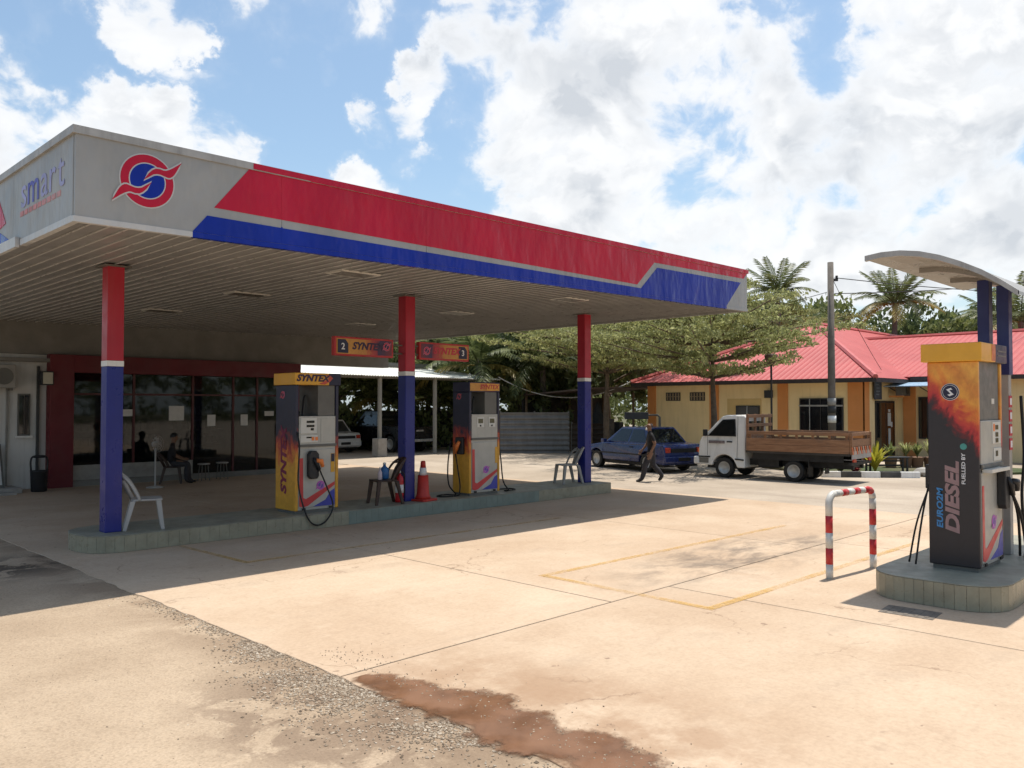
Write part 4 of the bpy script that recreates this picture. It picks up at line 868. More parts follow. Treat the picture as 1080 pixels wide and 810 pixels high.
MB().box(-2.5, .55, -.25, .60, -.03, .12).build('upper_tread', CONCB, t, bevel=.01); MB().box(-2.5, .35, -.60, -.25, -.03, .05).build('lower_tread', CONCB, t, bevel=.01)
t = thing('leaning_board', 'dark framed board leaning on the white wall at the left edge', 'board', (5.36, 22.1, .12))
MB().hexa([(-.25, -.03, 0), (.13, -.03, 0), (.13, 0, 0), (-.25, 0, 0), (-.25, .36, 1.0), (.13, .36, 1.0), (.13, .40, 1.0), (-.25, .40, 1.0)]).build('panel', DGREY, t); MB().hexa([(-.20, -.024, .06), (.08, -.024, .06), (.08, -.01, .06), (-.20, -.01, .06), (-.20, .31, .92), (.08, .31, .92), (.08, .32, .92), (-.20, .32, .92)]).build('sheet', PAPER, t)
# pedestal fan
t = thing('pedestal_fan', 'white pedestal fan standing before the shop glass', 'fan', (8.42, 20.7, 0), R(-60))
MB().lathe([(.20, 0), (.21, .02), (.08, .05), (.02, .06)], 20).build('base', PLW, t, smooth=True); MB().tube([(0, 0, .05), (0, 0, .98)], .02).build('pole', PLW, t)
MB().lathe([(.03, -.08), (.07, -.06), (.07, .05), (.02, .07)], 14, (0, 0, 1.08), 'x').build('motor', PLW, t, smooth=True)
cg = MB(); 
for r_ in (.07, .13, .20): cg.tube([(.09-.12*(r_**2)*3, r_*math.cos(R(a_)), 1.08+r_*math.sin(R(a_))) for a_ in range(0, 361, 24)], .004, 5, False)
for a_ in range(0, 360, 24): cg.tube([(.09, 0, 1.08), (.04, .2*math.cos(R(a_)), 1.08+.2*math.sin(R(a_)))], .003, 4)
cg.build('cage', PLW, t)
for k in range(4):
    a_ = R(90*k); MB().hexa([(.06, .03*math.cos(a_), 1.08+.03*math.sin(a_)), (.06, .17*math.cos(a_-.35), 1.08+.17*math.sin(a_-.35)), (.03, .17*math.cos(a_+.35), 1.08+.17*math.sin(a_+.35)), (.05, .03*math.cos(a_+1), 1.08+.03*math.sin(a_+1)), (.064, .03*math.cos(a_), 1.08+.03*math.sin(a_)), (.064, .17*math.cos(a_-.35), 1.08+.17*math.sin(a_-.35)), (.034, .17*math.cos(a_+.35), 1.08+.17*math.sin(a_+.35)), (.054, .03*math.cos(a_+1), 1.08+.03*math.sin(a_+1))]).build('blade', PLW, t)
chair('dark plastic chair before the shop glass with a person sitting on it', (9.2, 21.55, 0), R(-25), PLB)
for k, (x, y) in enumerate(((10.15, 21.75), (10.75, 21.9))):
    t = thing('stool', ('white topped stool nearer the seated person' if k == 0 else 'white topped stool nearer the shop door'), 'stool', (x, y, 0))
    MB().lathe([(.15, .43), (.165, .44), (.165, .46), (.15, .465)], 18).build('seat', PLW, t, smooth=True)
    for q in range(4): MB().tube([(.16*math.cos(R(45+90*q)), .16*math.sin(R(45+90*q)), 0), (.11*math.cos(R(45+90*q)), .11*math.sin(R(45+90*q)), .43)], .013, 6).build('leg', DGREY, t)

# ------------------------------------------------------------------ people (one continuous skinned body each)
SKIN = M('skin_brown', (.20, .105, .062), .55, .08, 9); SHIRT = M('black_shirt', (.018, .016, .018), .85, .25, 12, bmp=.2, bscale=25); TROU = M('dark_trousers', (.035, .032, .036), .85, .25, 12, bmp=.2, bscale=25)
SHOE = M('black_shoe', (.015, .013, .012), .5, .1)
def human(name, label, loc, rz, J, E_, rad, split, root='pelvis'):
    names = list(J); bm_v = [J[n_] for n_ in names]; ed = [(names.index(a_), names.index(b_)) for a_, b_ in E_]
    me = bpy.data.meshes.new('body'); me.from_pydata(bm_v, ed, []); o = bpy.data.objects.new('body', me); col.objects.link(o)
    sk = o.modifiers.new('skin', 'SKIN'); sk.branch_smoothing = .6; sk.use_smooth_shade = True
    lay = me.skin_vertices[0] if me.skin_vertices else None
    if lay is None:
        bpy.context.view_layer.objects.active = o; bpy.ops.mesh.customdata_skin_add(); lay = me.skin_vertices[0]
    for i, n_ in enumerate(names):
        r_ = rad[n_]; lay.data[i].radius = r_ if isinstance(r_, tuple) else (r_, r_); lay.data[i].use_root = (n_ == root)
    ss = o.modifiers.new('sub', 'SUBSURF'); ss.levels = 2; ss.render_levels = 2
    dg = bpy.context.evaluated_depsgraph_get(); me2 = bpy.data.meshes.new_from_object(o.evaluated_get(dg)); bpy.data.objects.remove(o)
    for mm in (SKIN, SHIRT, TROU, SHOE): me2.materials.append(mm)
    for p in me2.polygons: p.material_index = split(p.center); p.use_smooth = True
    t = thing(name, label, 'person', loc, rz); put('body', me2, t); return t
def figure(J):
    E_ = [('pelvis', 'waist'), ('waist', 'chest'), ('chest', 'neck'), ('neck', 'jaw'), ('jaw', 'head'), ('head', 'crown')]; rad = dict(pelvis=(.155, .125), waist=(.155, .13), chest=(.17, .13), neck=.052, jaw=(.066, .072), head=(.078, .094), crown=(.05, .06))
    for s in 'LR':
        E_ += [('pelvis', 'hip'+s), ('hip'+s, 'knee'+s), ('knee'+s, 'shin'+s), ('shin'+s, 'ankle'+s), ('ankle'+s, 'ball'+s), ('ball'+s, 'toe'+s), ('chest', 'shoulder'+s), ('shoulder'+s, 'elbow'+s), ('elbow'+s, 'wrist'+s), ('wrist'+s, 'palm'+s)]
        rad.update({'hip'+s: .108, 'knee'+s: .082, 'shin'+s: .078, 'ankle'+s: .062, 'ball'+s: (.046, .034), 'toe'+s: (.034, .022), 'shoulder'+s: .068, 'elbow'+s: .046, 'wrist'+s: .028, 'palm'+s: (.036, .020)})
        w_, p_ = Vector(J['wrist'+s]), Vector(J['palm'+s]); d = (p_-w_).normalized(); J['shin'+s] = tuple(Vector(J['knee'+s])*.62 + Vector(J['ankle'+s])*.38 - Vector((.02, 0, 0)))
        fwd = Vector((1, 0, 0)); fwd = (fwd - d*fwd.dot(d)).normalized(); inn = Vector((0, -1 if s == 'L' else 1, 0))
        for k, (off, ln) in enumerate(((.028, .066), (.010, .078), (-.008, .072), (-.025, .056))):
            a_ = p_ + d*.02 + fwd*off; b_ = a_ + d*ln*.55 + inn*.008; c_ = b_ + d*ln*.4 + inn*.022
            for nm, q in (('a', a_), ('b', b_), ('c', c_)): J[f'f{k}{nm}{s}'] = tuple(q); rad[f'f{k}{nm}{s}'] = .0088
            E_ += [('palm'+s, f'f{k}a{s}'), (f'f{k}a{s}', f'f{k}b{s}'), (f'f{k}b{s}', f'f{k}c{s}')]
        a_ = w_ + (p_-w_)*.55 + fwd*.036; b_ = a_ + d*.035 + fwd*.018 + inn*.01; c_ = b_ + d*.03 + inn*.008
        for nm, q in (('a', a_), ('b', b_), ('c', c_)): J['t'+nm+s] = tuple(q); rad['t'+nm+s] = .0098
        E_ += [('wrist'+s, 'ta'+s), ('ta'+s, 'tb'+s), ('tb'+s, 'tc'+s)]
    return J, E_, rad
def face(t, c, hair=True, mask=False, hairmat=None):
    """c: head centre, face towards +x"""
    x, y, z = c
    for s in (-1, 1):
        e_ = MB().lathe([(.002, -.004), (.009, -.002), (.010, .002), (.002, .004)], 10, (x+.083, y+s*.030, z+.008), 'x').build('eye', M('eye_white', (.6, .58, .55), .3), t); MB().lathe([(.001, .004), (.005, .0045), (.001, .006)], 8, (x+.083, y+s*.030, z+.008), 'x').build('pupil', BLACK, e_)
        MB().lathe([(.005, -.008), (.03, -.004), (.034, .004), (.012, .008)], 12, (x-.005, y+s*.080, z), 'y').build('ear', SKIN, t, smooth=True)
        MB().tube([(x+.086, y+s*.046, z+.026), (x+.091, y+s*.03, z+.031), (x+.090, y+s*.014, z+.026)], .004, 5).build('eyebrow', BLACK, t)
    MB().tube([(x+.085, y, z+.015), (x+.106, y, z-.022), (x+.086, y, z-.030)], [.008, .015, .010], 8).build('nose', SKIN, t, smooth=True)
    if mask: MB().prism([(-.05, -.02), (-.03, -.05), (.03, -.05), (.05, -.02), (.045, .015), (0, .025), (-.045, .015)], 'x', .060, .100).build('face_mask', WHITE, t, loc=(x, y, z-.062), bevel=.012)
    else: MB().tube([(x+.075, y-.024, z-.055), (x+.083, y, z-.056), (x+.075, y+.024, z-.055)], .005, 6).build('mouth', M('lips', (.22, .08, .06), .5), t)
    if hair:
        q = MB(); n_ = 9
        for i in range(n_+1):
            th = R(-8 + 98*i/n_) 
            for k in range(20):
                ph = 2*math.pi*k/20; fr = max(0, math.cos(ph)); el = th + (R(38)*(1-i/n_)*fr)
                q.v.append((x-.008+.103*math.cos(el)*math.cos(ph), y+.089*math.cos(el)*math.sin(ph), z+.012+.108*math.sin(el)))
        q.f = [(i*20+k, i*20+(k+1) % 20, (i+1)*20+(k+1) % 20, (i+1)*20+k) for i in range(n_) for k in range(20)]
        q.build('hair', hairmat or BLACK, t, smooth=True)
J = dict(pelvis=(0, 0, .82), waist=(.015, 0, .96), chest=(.03, 0, 1.18), neck=(.04, 0, 1.35), jaw=(.055, 0, 1.425), head=(.05, 0, 1.49), crown=(.045, 0, 1.555),
         hipL=(.02, .09, .78), kneeL=(.19, .09, .44), ankleL=(.27, .09, .085), ballL=(.36, .095, .035), toeL=(.43, .10, .026),
         hipR=(-.02, -.09, .78), kneeR=(-.06, -.09, .43), ankleR=(-.31, -.09, .16), ballR=(-.25, -.09, .06), toeR=(-.20, -.09, .025),
         shoulderL=(.03, .185, 1.27), elbowL=(-.06, .225, 1.02), wristL=(.05, .21, .815), palmL=(.085, .205, .755),
         shoulderR=(.03, -.185, 1.27), elbowR=(.06, -.225, 1.02), wristR=(.20, -.20, .84), palmR=(.245, -.195, .79))
J, E_, rad = figure(J)
def split_walk(c):
    if c.z > 1.33: return 0 if c.z > 1.365 or abs(c.y) < .06 and c.z > 1.355 else 1
    if abs(c.y) > .155 and c.z < 1.10 and c.z > .6: return 0
    if c.z > .78: return 1
    if c.x > .24 and c.z < .075 or c.x < -.17 and c.z < .12: return 3
    return 2
t = human('person', 'man in black shirt and dark trousers walking left past the blue car', (18.45, 12.95, -.008), math.atan2(.70, -.71), J, E_, rad, split_walk)
face(t, (.05, 0, 1.49), hair=False, mask=True)
q = MB()   # cropped hair round the back of the head
for i in range(6):
    el = R(-18+ i*11)
    for k in range(15):
        ph = R(95 + 170*k/14); q.v.append((.045+.094*math.cos(el)*math.cos(ph), .083*math.cos(el)*math.sin(ph), 1.495+.10*math.sin(el)))
q.f = [(i*15+k, i*15+k+1, (i+1)*15+k+1, (i+1)*15+k) for i in range(5) for k in range(14)]
q.build('hair', M('grey_stubble', (.07, .055, .05), .8), t, smooth=True)
J = dict(pelvis=(-.05, 0, .54), waist=(-.05, 0, .68), chest=(-.02, 0, .90), neck=(.02, 0, 1.07), jaw=(.05, 0, 1.14), head=(.055, 0, 1.205), crown=(.05, 0, 1.27),
         hipL=(.0, .09, .53), kneeL=(.40, .12, .50), ankleL=(.42, .12, .09), ballL=(.51, .13, .035), toeL=(.58, .135, .028),
         hipR=(.0, -.09, .53), kneeR=(.38, -.12, .50), ankleR=(.36, -.12, .09), ballR=(.45, -.13, .035), toeR=(.52, -.135, .028),
         shoulderL=(-.01, .18, .99), elbowL=(.06, .23, .74), wristL=(.26, .17, .63), palmL=(.32, .155, .62),
         shoulderR=(-.01, -.18, .99), elbowR=(.06, -.23, .74), wristR=(.26, -.17, .63), palmR=(.32, -.155, .62))
J, E_, rad = figure(J)
def split_sit(c):
    if c.z > 1.06: return 0
    if abs(c.y) > .12 and c.x > .10 and c.z > .57: return 0
    if c.z > .57 and c.x < .14: return 1
    if c.z < .075: return 3
    return 2
t = human('person', 'person in dark clothes sitting on a chair before the shop glass', (9.2, 21.55, 0), R(-25), J, E_, rad, split_sit)
face(t, (.055, 0, 1.205))

# ------------------------------------------------------------------ vehicles
def wheel(parent, x, y, r, wdt, side, rimmat=None, name='wheel'):
    s = side; tp = [(r*.60, -wdt*.08), (r*.62, -wdt/2), (r*.93, -wdt/2), (r, -wdt*.32), (r, wdt*.32), (r*.93, wdt/2), (r*.62, wdt/2), (r*.60, wdt*.08)]
    wt = MB().lathe(tp, 24, (0, 0, 0), 'y').build(name, BLACK, parent, loc=(x, y, r), smooth=False)
    rm = rimmat or M('steel_rim', (.45, .45, .43), .45, .1, 8, metal=.3)
    MB().lathe([(.02, s*wdt*.30), (r*.16, s*wdt*.46), (r*.22, s*wdt*.30), (r*.42, s*wdt*.22), (r*.52, s*wdt*.40), (r*.64, s*wdt*.50), (r*.65, s*wdt*.44)], 24, (0, 0, 0), 'y').build('rim', rm, wt, smooth=True)
    for k in range(8):
        a_ = R(45*k); MB().lathe([(.03*r/.3, s*wdt*.27), (.03*r/.3, s*wdt*.30)], 8, (r*.36*math.cos(a_), 0, r*.36*math.sin(a_)), 'y').build('rim_hole', BLACK, wt)
    return wt
def arch_profile(top, xs_w, r, zbtm, xfront, xrear):
    """closed (x,z) outline: top polyline from rear to front, then along the sill with wheel arches"""
    pts = list(top)
    pts.append((xfront, zbtm))
    for xc in sorted(xs_w, reverse=True):
        for a_ in range(0, 181, 20): pts.append((xc + r*math.cos(R(a_)), max(zbtm, .30 + r*math.sin(R(a_))) if True else 0))
    pts.append((xrear, zbtm)); return pts
def sedan(name, label, loc, rz, paint, L=4.1, W=1.64, Hh=1.36, plate=True, hatch=False, suv=False):
    """front towards +x, origin at the centre on the ground"""
    t = thing(name, label, 'car', loc, rz); f_, r_ = L/2, -L/2; bl = .86 if not suv else 1.02; wr = .29 if not suv else .36; zs = .24 if not suv else .34
    wf, wb = f_-.78, r_+.80
    top = [(r_, zs+.06), (r_-.0, .56), (r_+.04, bl-.06), (r_+.10, bl), (r_+.65, bl+.03), (f_-1.15, bl-.02), (f_-.30, bl-.14), (f_-.04, bl-.24), (f_, .50), (f_-.02, zs+.05)]
    out = [(x, z) for x, z in top] + [(f_-.06, zs)]
    for xc in (wf, wb):
        for a_ in range(0, 181, 18): out.append((xc+(wr+.07)*math.cos(R(a_)), max(zs, wr+(wr+.05)*math.sin(R(a_)))))
    out += [(r_+.05, zs)]
    # sculpted shell: outline at the widest line, pulled in towards bonnet edge and sill
    mb = MB(); n_ = len(out)
    secs = [(-1.0, .0), (-.985, .0), (.985, .0), (1.0, .0)]
    for s in (-1, 1):
        pass
    def yv(z, e): 
        k = 1 - .05*max(0, (z-.55)/.4)**2 - .04*max(0, (.45-z)/.3); return e*W/2*k
    for e in (-1, 1):
        for x, z in out: mb.v.append((x, yv(z, e)*(1-.05*(abs(x)/f_)**4), z))
    mb.f = [tuple(range(n_))[::-1], tuple(range(n_, 2*n_))] + [(i, (i+1) % n_, n_+(i+1) % n_, n_+i) for i in range(n_)]
    mb.build('body', paint, t, bevel=.035, seg=3)
    MB().box(r_+.15, f_-.15, -W/2+.12, W/2-.12, zs-.06, .5).build('underbody', BLACK, t)
    # cabin
    rb = r_+.58 if not hatch else r_+.10; rt_ = r_+1.05 if not hatch else r_+.40; fb = f_-1.12; ft = f_-1.85
    if suv: rb, rt_, fb, ft = r_+.06, r_+.35, f_-1.25, f_-1.85
    zb_ = bl-.02; y0, y1 = W/2*.90, W/2*.70
    P8 = [(rb, -y0, zb_), (fb, -y0, zb_), (fb, y0, zb_), (rb, y0, zb_), (rt_, -y1, Hh), (ft, -y1, Hh), (ft, y1, Hh), (rt_, y1, Hh)]
    cb = MB().hexa(P8).build('cabin', paint, t, bevel=.05, seg=3)
    def lerp(p, q, k): return tuple(p[i]+(q[i]-p[i])*k for i in range(3))
    def pane(a_, b_, c_, d_, nrm, u0, u1, v0, v1, nm):
        def at(u, v): return lerp(lerp(a_, b_, u), lerp(d_, c_, u), v)
        q = [at(u0, v0), at(u1, v0), at(u1, v1), at(u0, v1)]; n_ = Vector(nrm)
        MB().hexa([tuple(Vector(p)+n_*-.004) for p in q] + [tuple(Vector(p)+n_*.006) for p in q]).build(nm, CARGLASS, cb)
    for s, ids in ((-1, (0, 1, 5, 4)), (1, (3, 2, 6, 7))):
        A = [P8[i] for i in ids]; nr = (0, s*.93, .35)
        pane(*A, nr, .10, .47, .12, .86, 'side_window'); pane(*A, nr, .51, .90, .12, .86, 'side_window')
    nr = Vector((-(Hh-zb_), 0, rt_-rb)).normalized(); pane(P8[0], P8[3], P8[7], P8[4], nr, .08, .92, .10, .88, 'rear_window')
    nr = Vector((Hh-zb_, 0, fb-ft)).normalized(); pane(P8[1], P8[2], P8[6], P8[5], nr, .06, .94, .08, .9, 'windscreen')
    for s in (-1, 1):
        for xw in (wf, wb): wheel(t, xw, s*(W/2-.11), wr, .19, s)
        MB().box(r_-.012, r_+.16, s*(W/2-.10)-.19*(s > 0)-.0*(s < 0)-.0, s*(W/2-.10)+.19*(s < 0), bl-.24, bl-.09).build('tail_light', M('tail_lamp', (.42, .045, .02), .25, .15, 9), t, bevel=.008)
        MB().box(f_-.14, f_+.01, s*(W/2-.12)-.2*(s > 0), s*(W/2-.12)+.2*(s < 0), .56, .68).build('headlight', CHROME, t, bevel=.01)
        MB().box(f_-1.35, f_-1.20, s*W/2-.02-(.10 if s < 0 else 0), s*W/2+.02+(.10 if s > 0 else 0), bl-.02, bl+.10).build('mirror', paint, t, bevel=.015)
        MB().box(-.62, -.46, s*W/2*.985-.012, s*W/2*.985+.012, bl-.13, bl-.10).build('door_handle', BLACK, t)
        MB().box(r_+.3, f_-.4, s*(W/2)*.997-.008, s*(W/2)*.997+.008, .50, .54).build('side_moulding', BLACK, t)
    MB().box(r_-.035, r_+.05, -W/2+.05, W/2-.05, .30, .50).build('bumper', paint, t, bevel=.03)
    MB().box(r_-.010, r_+.03, -.5, .5, bl-.24, bl-.12).build('rear_garnish', BLACK, t)
    if plate: MB().box(r_-.045, r_-.034, -.24, .24, .36, .47).build('number_plate', BLACK, t)
    MB().box(f_-.05, f_+.035, -W/2+.05, W/2-.05, .30, .48).build('bumper', paint, t, bevel=.03)
    MB().tube([(r_-.06, .42, .24), (r_+.2, .42, .24)], .025).build('exhaust', CHROME, t)
    return t
CBLUE = M('car_blue', (.008, .022, .11), .30, .05, 2, dirt=.08, dirtc=(.05, .05, .06), coat=.5)
CWHITE = M('car_silver_white', (.55, .55, .54), .3, .05, 2, coat=.5); CBLACK = M('car_black', (.006, .006, .007), .3, .1, 2, coat=.3)
hx, hy = .25, .97
rc = Vector((20.72, 14.12)); fwd = Vector((hx, hy)).normalized(); rgt = Vector((fwd.y, -fwd.x)); ctr_ = rc + fwd*2.05 + rgt*.82
sedan('parked_car', 'dark blue saloon car parked behind the walking man', (ctr_.x, ctr_.y, -.008), math.atan2(fwd.y, fwd.x), CBLUE)

# ------------------------------------------------------------------ small flatbed truck
fx, fy = -.07, .9975
ta = math.atan2(fy, fx); fwh = Vector((20.95, 12.20)); F2 = Vector((fx, fy)).normalized(); R2 = Vector((F2.y, -F2.x))
org = fwh + R2*.70
t = thing('flatbed_truck', 'small white flatbed truck with brown timber sideboards parked before the yellow building', 'truck', (org.x, org.y, -.008), ta)
TW = M('truck_white', (.66, .65, .62), .42, .05, 2, dirt=.3, dirtc=(.33, .28, .22), coat=.2, streak=True)
hw = .76; wr = .285
out = [(-.62, .30), (-.62, 1.70), (-.58, 1.76), (-.05, 1.77), (.08, 1.73), (.62, 1.18), (.70, 1.12), (.76, .98), (.79, .62), (.79, .36), (.40, .34)]
out += [(.37*math.cos(R(a_)), max(.32, .285+.37*math.sin(R(a_)))) for a_ in range(8, 173, 15)] + [(-.40, .30)]
mb = MB(); n_ = len(out)
for e in (-1, 1):
    for x, z in out: mb.v.append((x, e*hw*(1-.13*max(0, (z-1.05)/.7)), z))
mb.f = [tuple(range(n_))[::-1], tuple(range(n_, 2*n_))] + [(i, (i+1) % n_, n_+(i+1) % n_, n_+i) for i in range(n_)]
cab = mb.build('cab', TW, t, bevel=.03, seg=3)
def sidey(z, s): return s*(hw*(1-.13*max(0, (z-1.05)/.7)))
for s in (-1, 1):
    def sp(poly, d0, d1, nm, mat, **kw):
        vs = [(x, sidey(z, s)+s*d0, z) for x, z in poly] + [(x, sidey(z, s)+s*d1, z) for x, z in poly]; k = len(poly)
        return MB().add(vs, [tuple(range(k))[::-1], tuple(range(k, 2*k))] + [(i, (i+1) % k, k+(i+1) % k, k+i) for i in range(k)]).build(nm, mat, cab, **kw)
    sp([(-.36, 1.17), (.50, 1.17), (.06, 1.64), (-.32, 1.66)], -.01, .006, 'window_seal', BLACK)
    sp([(-.33, 1.20), (.44, 1.20), (.04, 1.61), (-.29, 1.63)], .0, .009, 'door_window', CARGLASS)
    sp([(-.03, .965), (.46, .965), (.46, 1.045), (-.03, 1.045)], -.002, .004, 'door_lettering', M('faded_sign', (.16, .13, .13), .6, .4, 22))
    sp([(-.26, 1.00), (-.10, 1.00), (-.10, 1.04), (-.26, 1.04)], -.002, .02, 'door_handle', BLACK)
    sp([(.42, .56), (.78, .56), (.78, .60), (.42, .60)], -.002, .012, 'rub_strip', BLACK); sp([(-.60, .50), (-.34, .52), (-.34, .56), (-.60, .54)], -.002, .012, 'rub_strip', BLACK)
    sp([(.47, .40), (.76, .40), (.76, .55), (.47, .55)], -.002, .006, 'arch_panel', DGREY)
    sp([(-.40, .50), (-.40, 1.72), (-.392, 1.72), (-.392, .50)], -.002, .003, 'door_gap', DGREY); sp([(.50, .62), (.50, 1.18), (.508, 1.18), (.508, .62)], -.002, .003, 'door_gap', DGREY)
    mr_ = MB().box(.50, .56, sidey(1.25, s)-(.0 if s > 0 else .20), sidey(1.25, s)+(.20 if s > 0 else 0), 1.17, 1.36).build('mirror', BLACK, cab, bevel=.015)
    MB().box(.74, .80, s*.66-.09, s*.66+.09, .68, .80).build('indicator', ORNG, cab, bevel=.01)
    MB().box(.76, .805, s*.45-.13, s*.45+.13, .66, .82).build('headlight', CHROME, cab, bevel=.01)
MB().hexa([(.64, -.62, 1.16), (.64, .62, 1.16), (.14, .56, 1.67), (.14, -.56, 1.67), (.66, -.62, 1.18), (.66, .62, 1.18), (.16, .56, 1.69), (.16, -.56, 1.69)]).build('windscreen', CARGLASS, cab)
MB().box(-.635, -.615, -.5, .5, 1.20, 1.60).build('rear_window', CARGLASS, cab)
MB().box(.77, .93, -.80, .80, .36, .58).build('bumper', TW, t, bevel=.04, seg=3)
MB().box(.925, .935, -.25, .25, .40, .50).build('number_plate', BLACK, t)
MB().box(-.58, .55, -.66, .66, .26, .42).build('cab_floor', BLACK, t)
# chassis and running gear
for s in (-1, 1): MB().box(-3.45, -.2, s*.36-.05, s*.36+.05, .38, .56).build('chassis_rail', BLACK, t)
for k in range(5): MB().box(-3.4+k*.65, -3.32+k*.65, -.36, .36, .42, .54).build('cross_member', BLACK, t)
MB().tube([(-2.0, -.6, wr), (-2.0, .6, wr)], .06, 10).build('rear_axle', BLACK, t); MB().lathe([(.05, -.16), (.15, -.08), (.15, .08), (.05, .16)], 12, (-2.0, 0, wr), 'y').build('differential', BLACK, t)
MB().box(-1.55, -.95, .30, .62, .34, .60).build('fuel_tank', BLACK, t, bevel=.03); MB().box(-1.6, -1.0, -.64, -.35, .34, .62).build('tool_box', BLACK, t, bevel=.02)
for s in (-1, 1):
    wheel(t, 0, s*.66, wr, .17, s)
    wheel(t, -2.0, s*.66, wr, .17, s); wheel(t, -2.0, s*.46, wr, .16, s, BLACK)
    MB().box(-2.42, -2.40, s*.60-.15, s*.60+.15, .16, .62).build('mud_flap', BLACK, t)
    MB().box(-3.3, -.85, s*.70-.02, s*.70+.02, .56, .74).build('skirt', BLACK, t)
# timber bed
bx0, bx1, bw = -3.50, -.68, .80
MB().box(bx0, bx1, -bw, bw, .74, .80).build('bed_floor', M('bed_steel', (.045, .04, .035), .7, .2), t)
for s in (-1, 1):
    sd = MB().box(bx0+.02, bx1-.02, s*bw-.018, s*bw+.018, .80, .98).build('side_board', WOOD, t, bevel=.006)
    MB().box(bx0+.02, bx1-.02, s*bw-.018, s*bw+.018, .985, 1.15).build('side_board', WOOD, t, bevel=.006)
    MB().box(bx0+.02, bx1-.02, s*bw-.02, s*bw+.02, 1.25, 1.34).build('top_rail', WOOD, t, bevel=.006)
    for k in range(7): MB().box(bx0+.06+k*.435, bx0+.13+k*.435, s*(bw-.034)-.014, s*(bw-.034)+.014, .80, 1.33).build('stake', WOOD, t, bevel=.004)
for z0, z1 in ((.80, .98), (.985, 1.16)): MB().box(bx0-.02, bx0+.016, -bw+.0, bw-.0, z0, z1).build('tail_board', WOOD, t, bevel=.006)
MB().box(bx0-.02, bx0+.02, -bw, bw, 1.25, 1.34).build('top_rail', WOOD, t, bevel=.006)
for s in (-1, 1): MB().box(bx0-.04, bx0+.03, s*(bw-.06)-.035, s*(bw-.06)+.035, .78, 1.34).build('stake', WOOD, t)
pl = MB().box(bx0-.035, bx0-.022, -bw+.04, bw-.04, .66, .86).build('rear_panel', M('rear_panel_silver', (.35, .33, .31), .5, .15), t)
for k in range(9):
    y = -bw+.08+k*.17; MB().prism([(y, .78), (y+.07, .78), (y+.15, .97), (y+.08, .97)], 'x', bx0-.046, bx0-.0355).build('chevron_stripe', M('chevron_orange', (.62, .16, .06), .5) if k % 2 == 0 else M('chevron_pale', (.5, .36, .28), .5), pl)
MB().box(bx0-.03, bx0+.05, -.78, .78, .50, .58).build('rear_bumper', BLACK, t)
for s in (-1, 1): MB().box(bx0-.06, bx0-.02, s*.60-.10, s*.60+.10, .585, .655).build('tail_light', M('tail_lamp', (.42, .045, .02), .25), t)
# headboard rack behind the cab
for y in (-.74, -.25, .25, .74): MB().box(-.74, -.68, y-.035, y+.035, .80, 1.80).build('headboard_post', WOOD, t, bevel=.005)
for z in (1.16, 1.45, 1.70): MB().box(-.765, -.74, -.80, .80, z, z+.09).build('headboard_rail', WOOD, t, bevel=.005)
for z0, z1 in ((.80, .98), (.985, 1.15)): MB().box(-.765, -.742, -.79, .79, z0, z1).build('headboard_board', WOOD, t, bevel=.005)

# ------------------------------------------------------------------ yellow building with red metal roof
def roof_mat(name, axis):
    mt, gg, b, o = new_mat(name); p = pos(gg); sp_ = gg.n('ShaderNodeSeparateXYZ'); gg.l(p, sp_.inputs[0])
    c = gg.mix(gg.ramp(gg.noise(p, .6, 6, .6), .3, .7), (.34, .045, .043), (.41, .066, .061))
    c = gg.mix(gg.math('MULTIPLY', gg.ramp(gg.noise(p, 1.4, 8, .7), .52, .78), .3), c, (.33, .10, .085)); gg.l(c, b.inputs['Base Color'])
    b.inputs['Roughness'].default_value = .6
    wv = gg.math('ABSOLUTE', gg.math('SINE', gg.math('MULTIPLY', sp_.outputs[axis], math.pi/.24)))
    bump(gg, b, gg.math('POWER', wv, 6.0), .8, .03); return mt
RX, RY = roof_mat('red_roof_ribs_x', 0), roof_mat('red_roof_ribs_y', 1)
EAVE = M('dark_eave_board', (.045, .035, .032), .7, .15)
bx, ya, yb = 30.3, 12.0, 21.4
t = thing('yellow_building', 'yellow rendered single storey building with orange pilasters and red hipped roof', 'building', (bx, ya, 0)); T0 = (bx, ya)
def yb_(x0, x1, y0, y1, z0, z1, nm, mat, par=None, **kw): return MB().box(x0-bx, x1-bx, y0-ya, y1-ya, z0, z1).build(nm, mat, par or t, **kw)
yb_(bx, bx+.2, ya, yb, -.05, 3.0, 'wall', YELLOW); yb_(bx+.2, 33.6, ya, ya+.2, -.05, 3.0, 'wall', YELLOW); yb_(bx+.2, 44, yb-.2, yb, -.05, 3.0, 'wall', YELLOW)
yb_(33.6, 33.8, -6, ya, -.05, 3.08, 'wall', YELLOW); yb_(33.8, 46, -6.2, -6, -.05, 3.0, 'wall', YELLOW)
for y, wp in ((12.0, .55), (14.88, .42), (17.9, .42), (21.0, .42)): yb_(bx-.05, bx, y+(.0 if y != 12.0 else -.05), y+wp, -.05, 2.96, 'pilaster', ORANGE, bevel=.008)
yb_(bx-.05, bx+.45, ya-.05, ya, -.05, 2.955, 'pilaster', ORANGE, bevel=.008)
yb_(33.52, 33.6, 11.3, 11.75, -.05, 3.0, 'pilaster', ORANGE, bevel=.008); yb_(33.52, 33.6, 6.6, 7.0, -.05, 3.0, 'pilaster', ORANGE, bevel=.008)
yb_(bx-.045, bx, 12.6, 21.38, -.05, .25, 'plinth', CONCB)
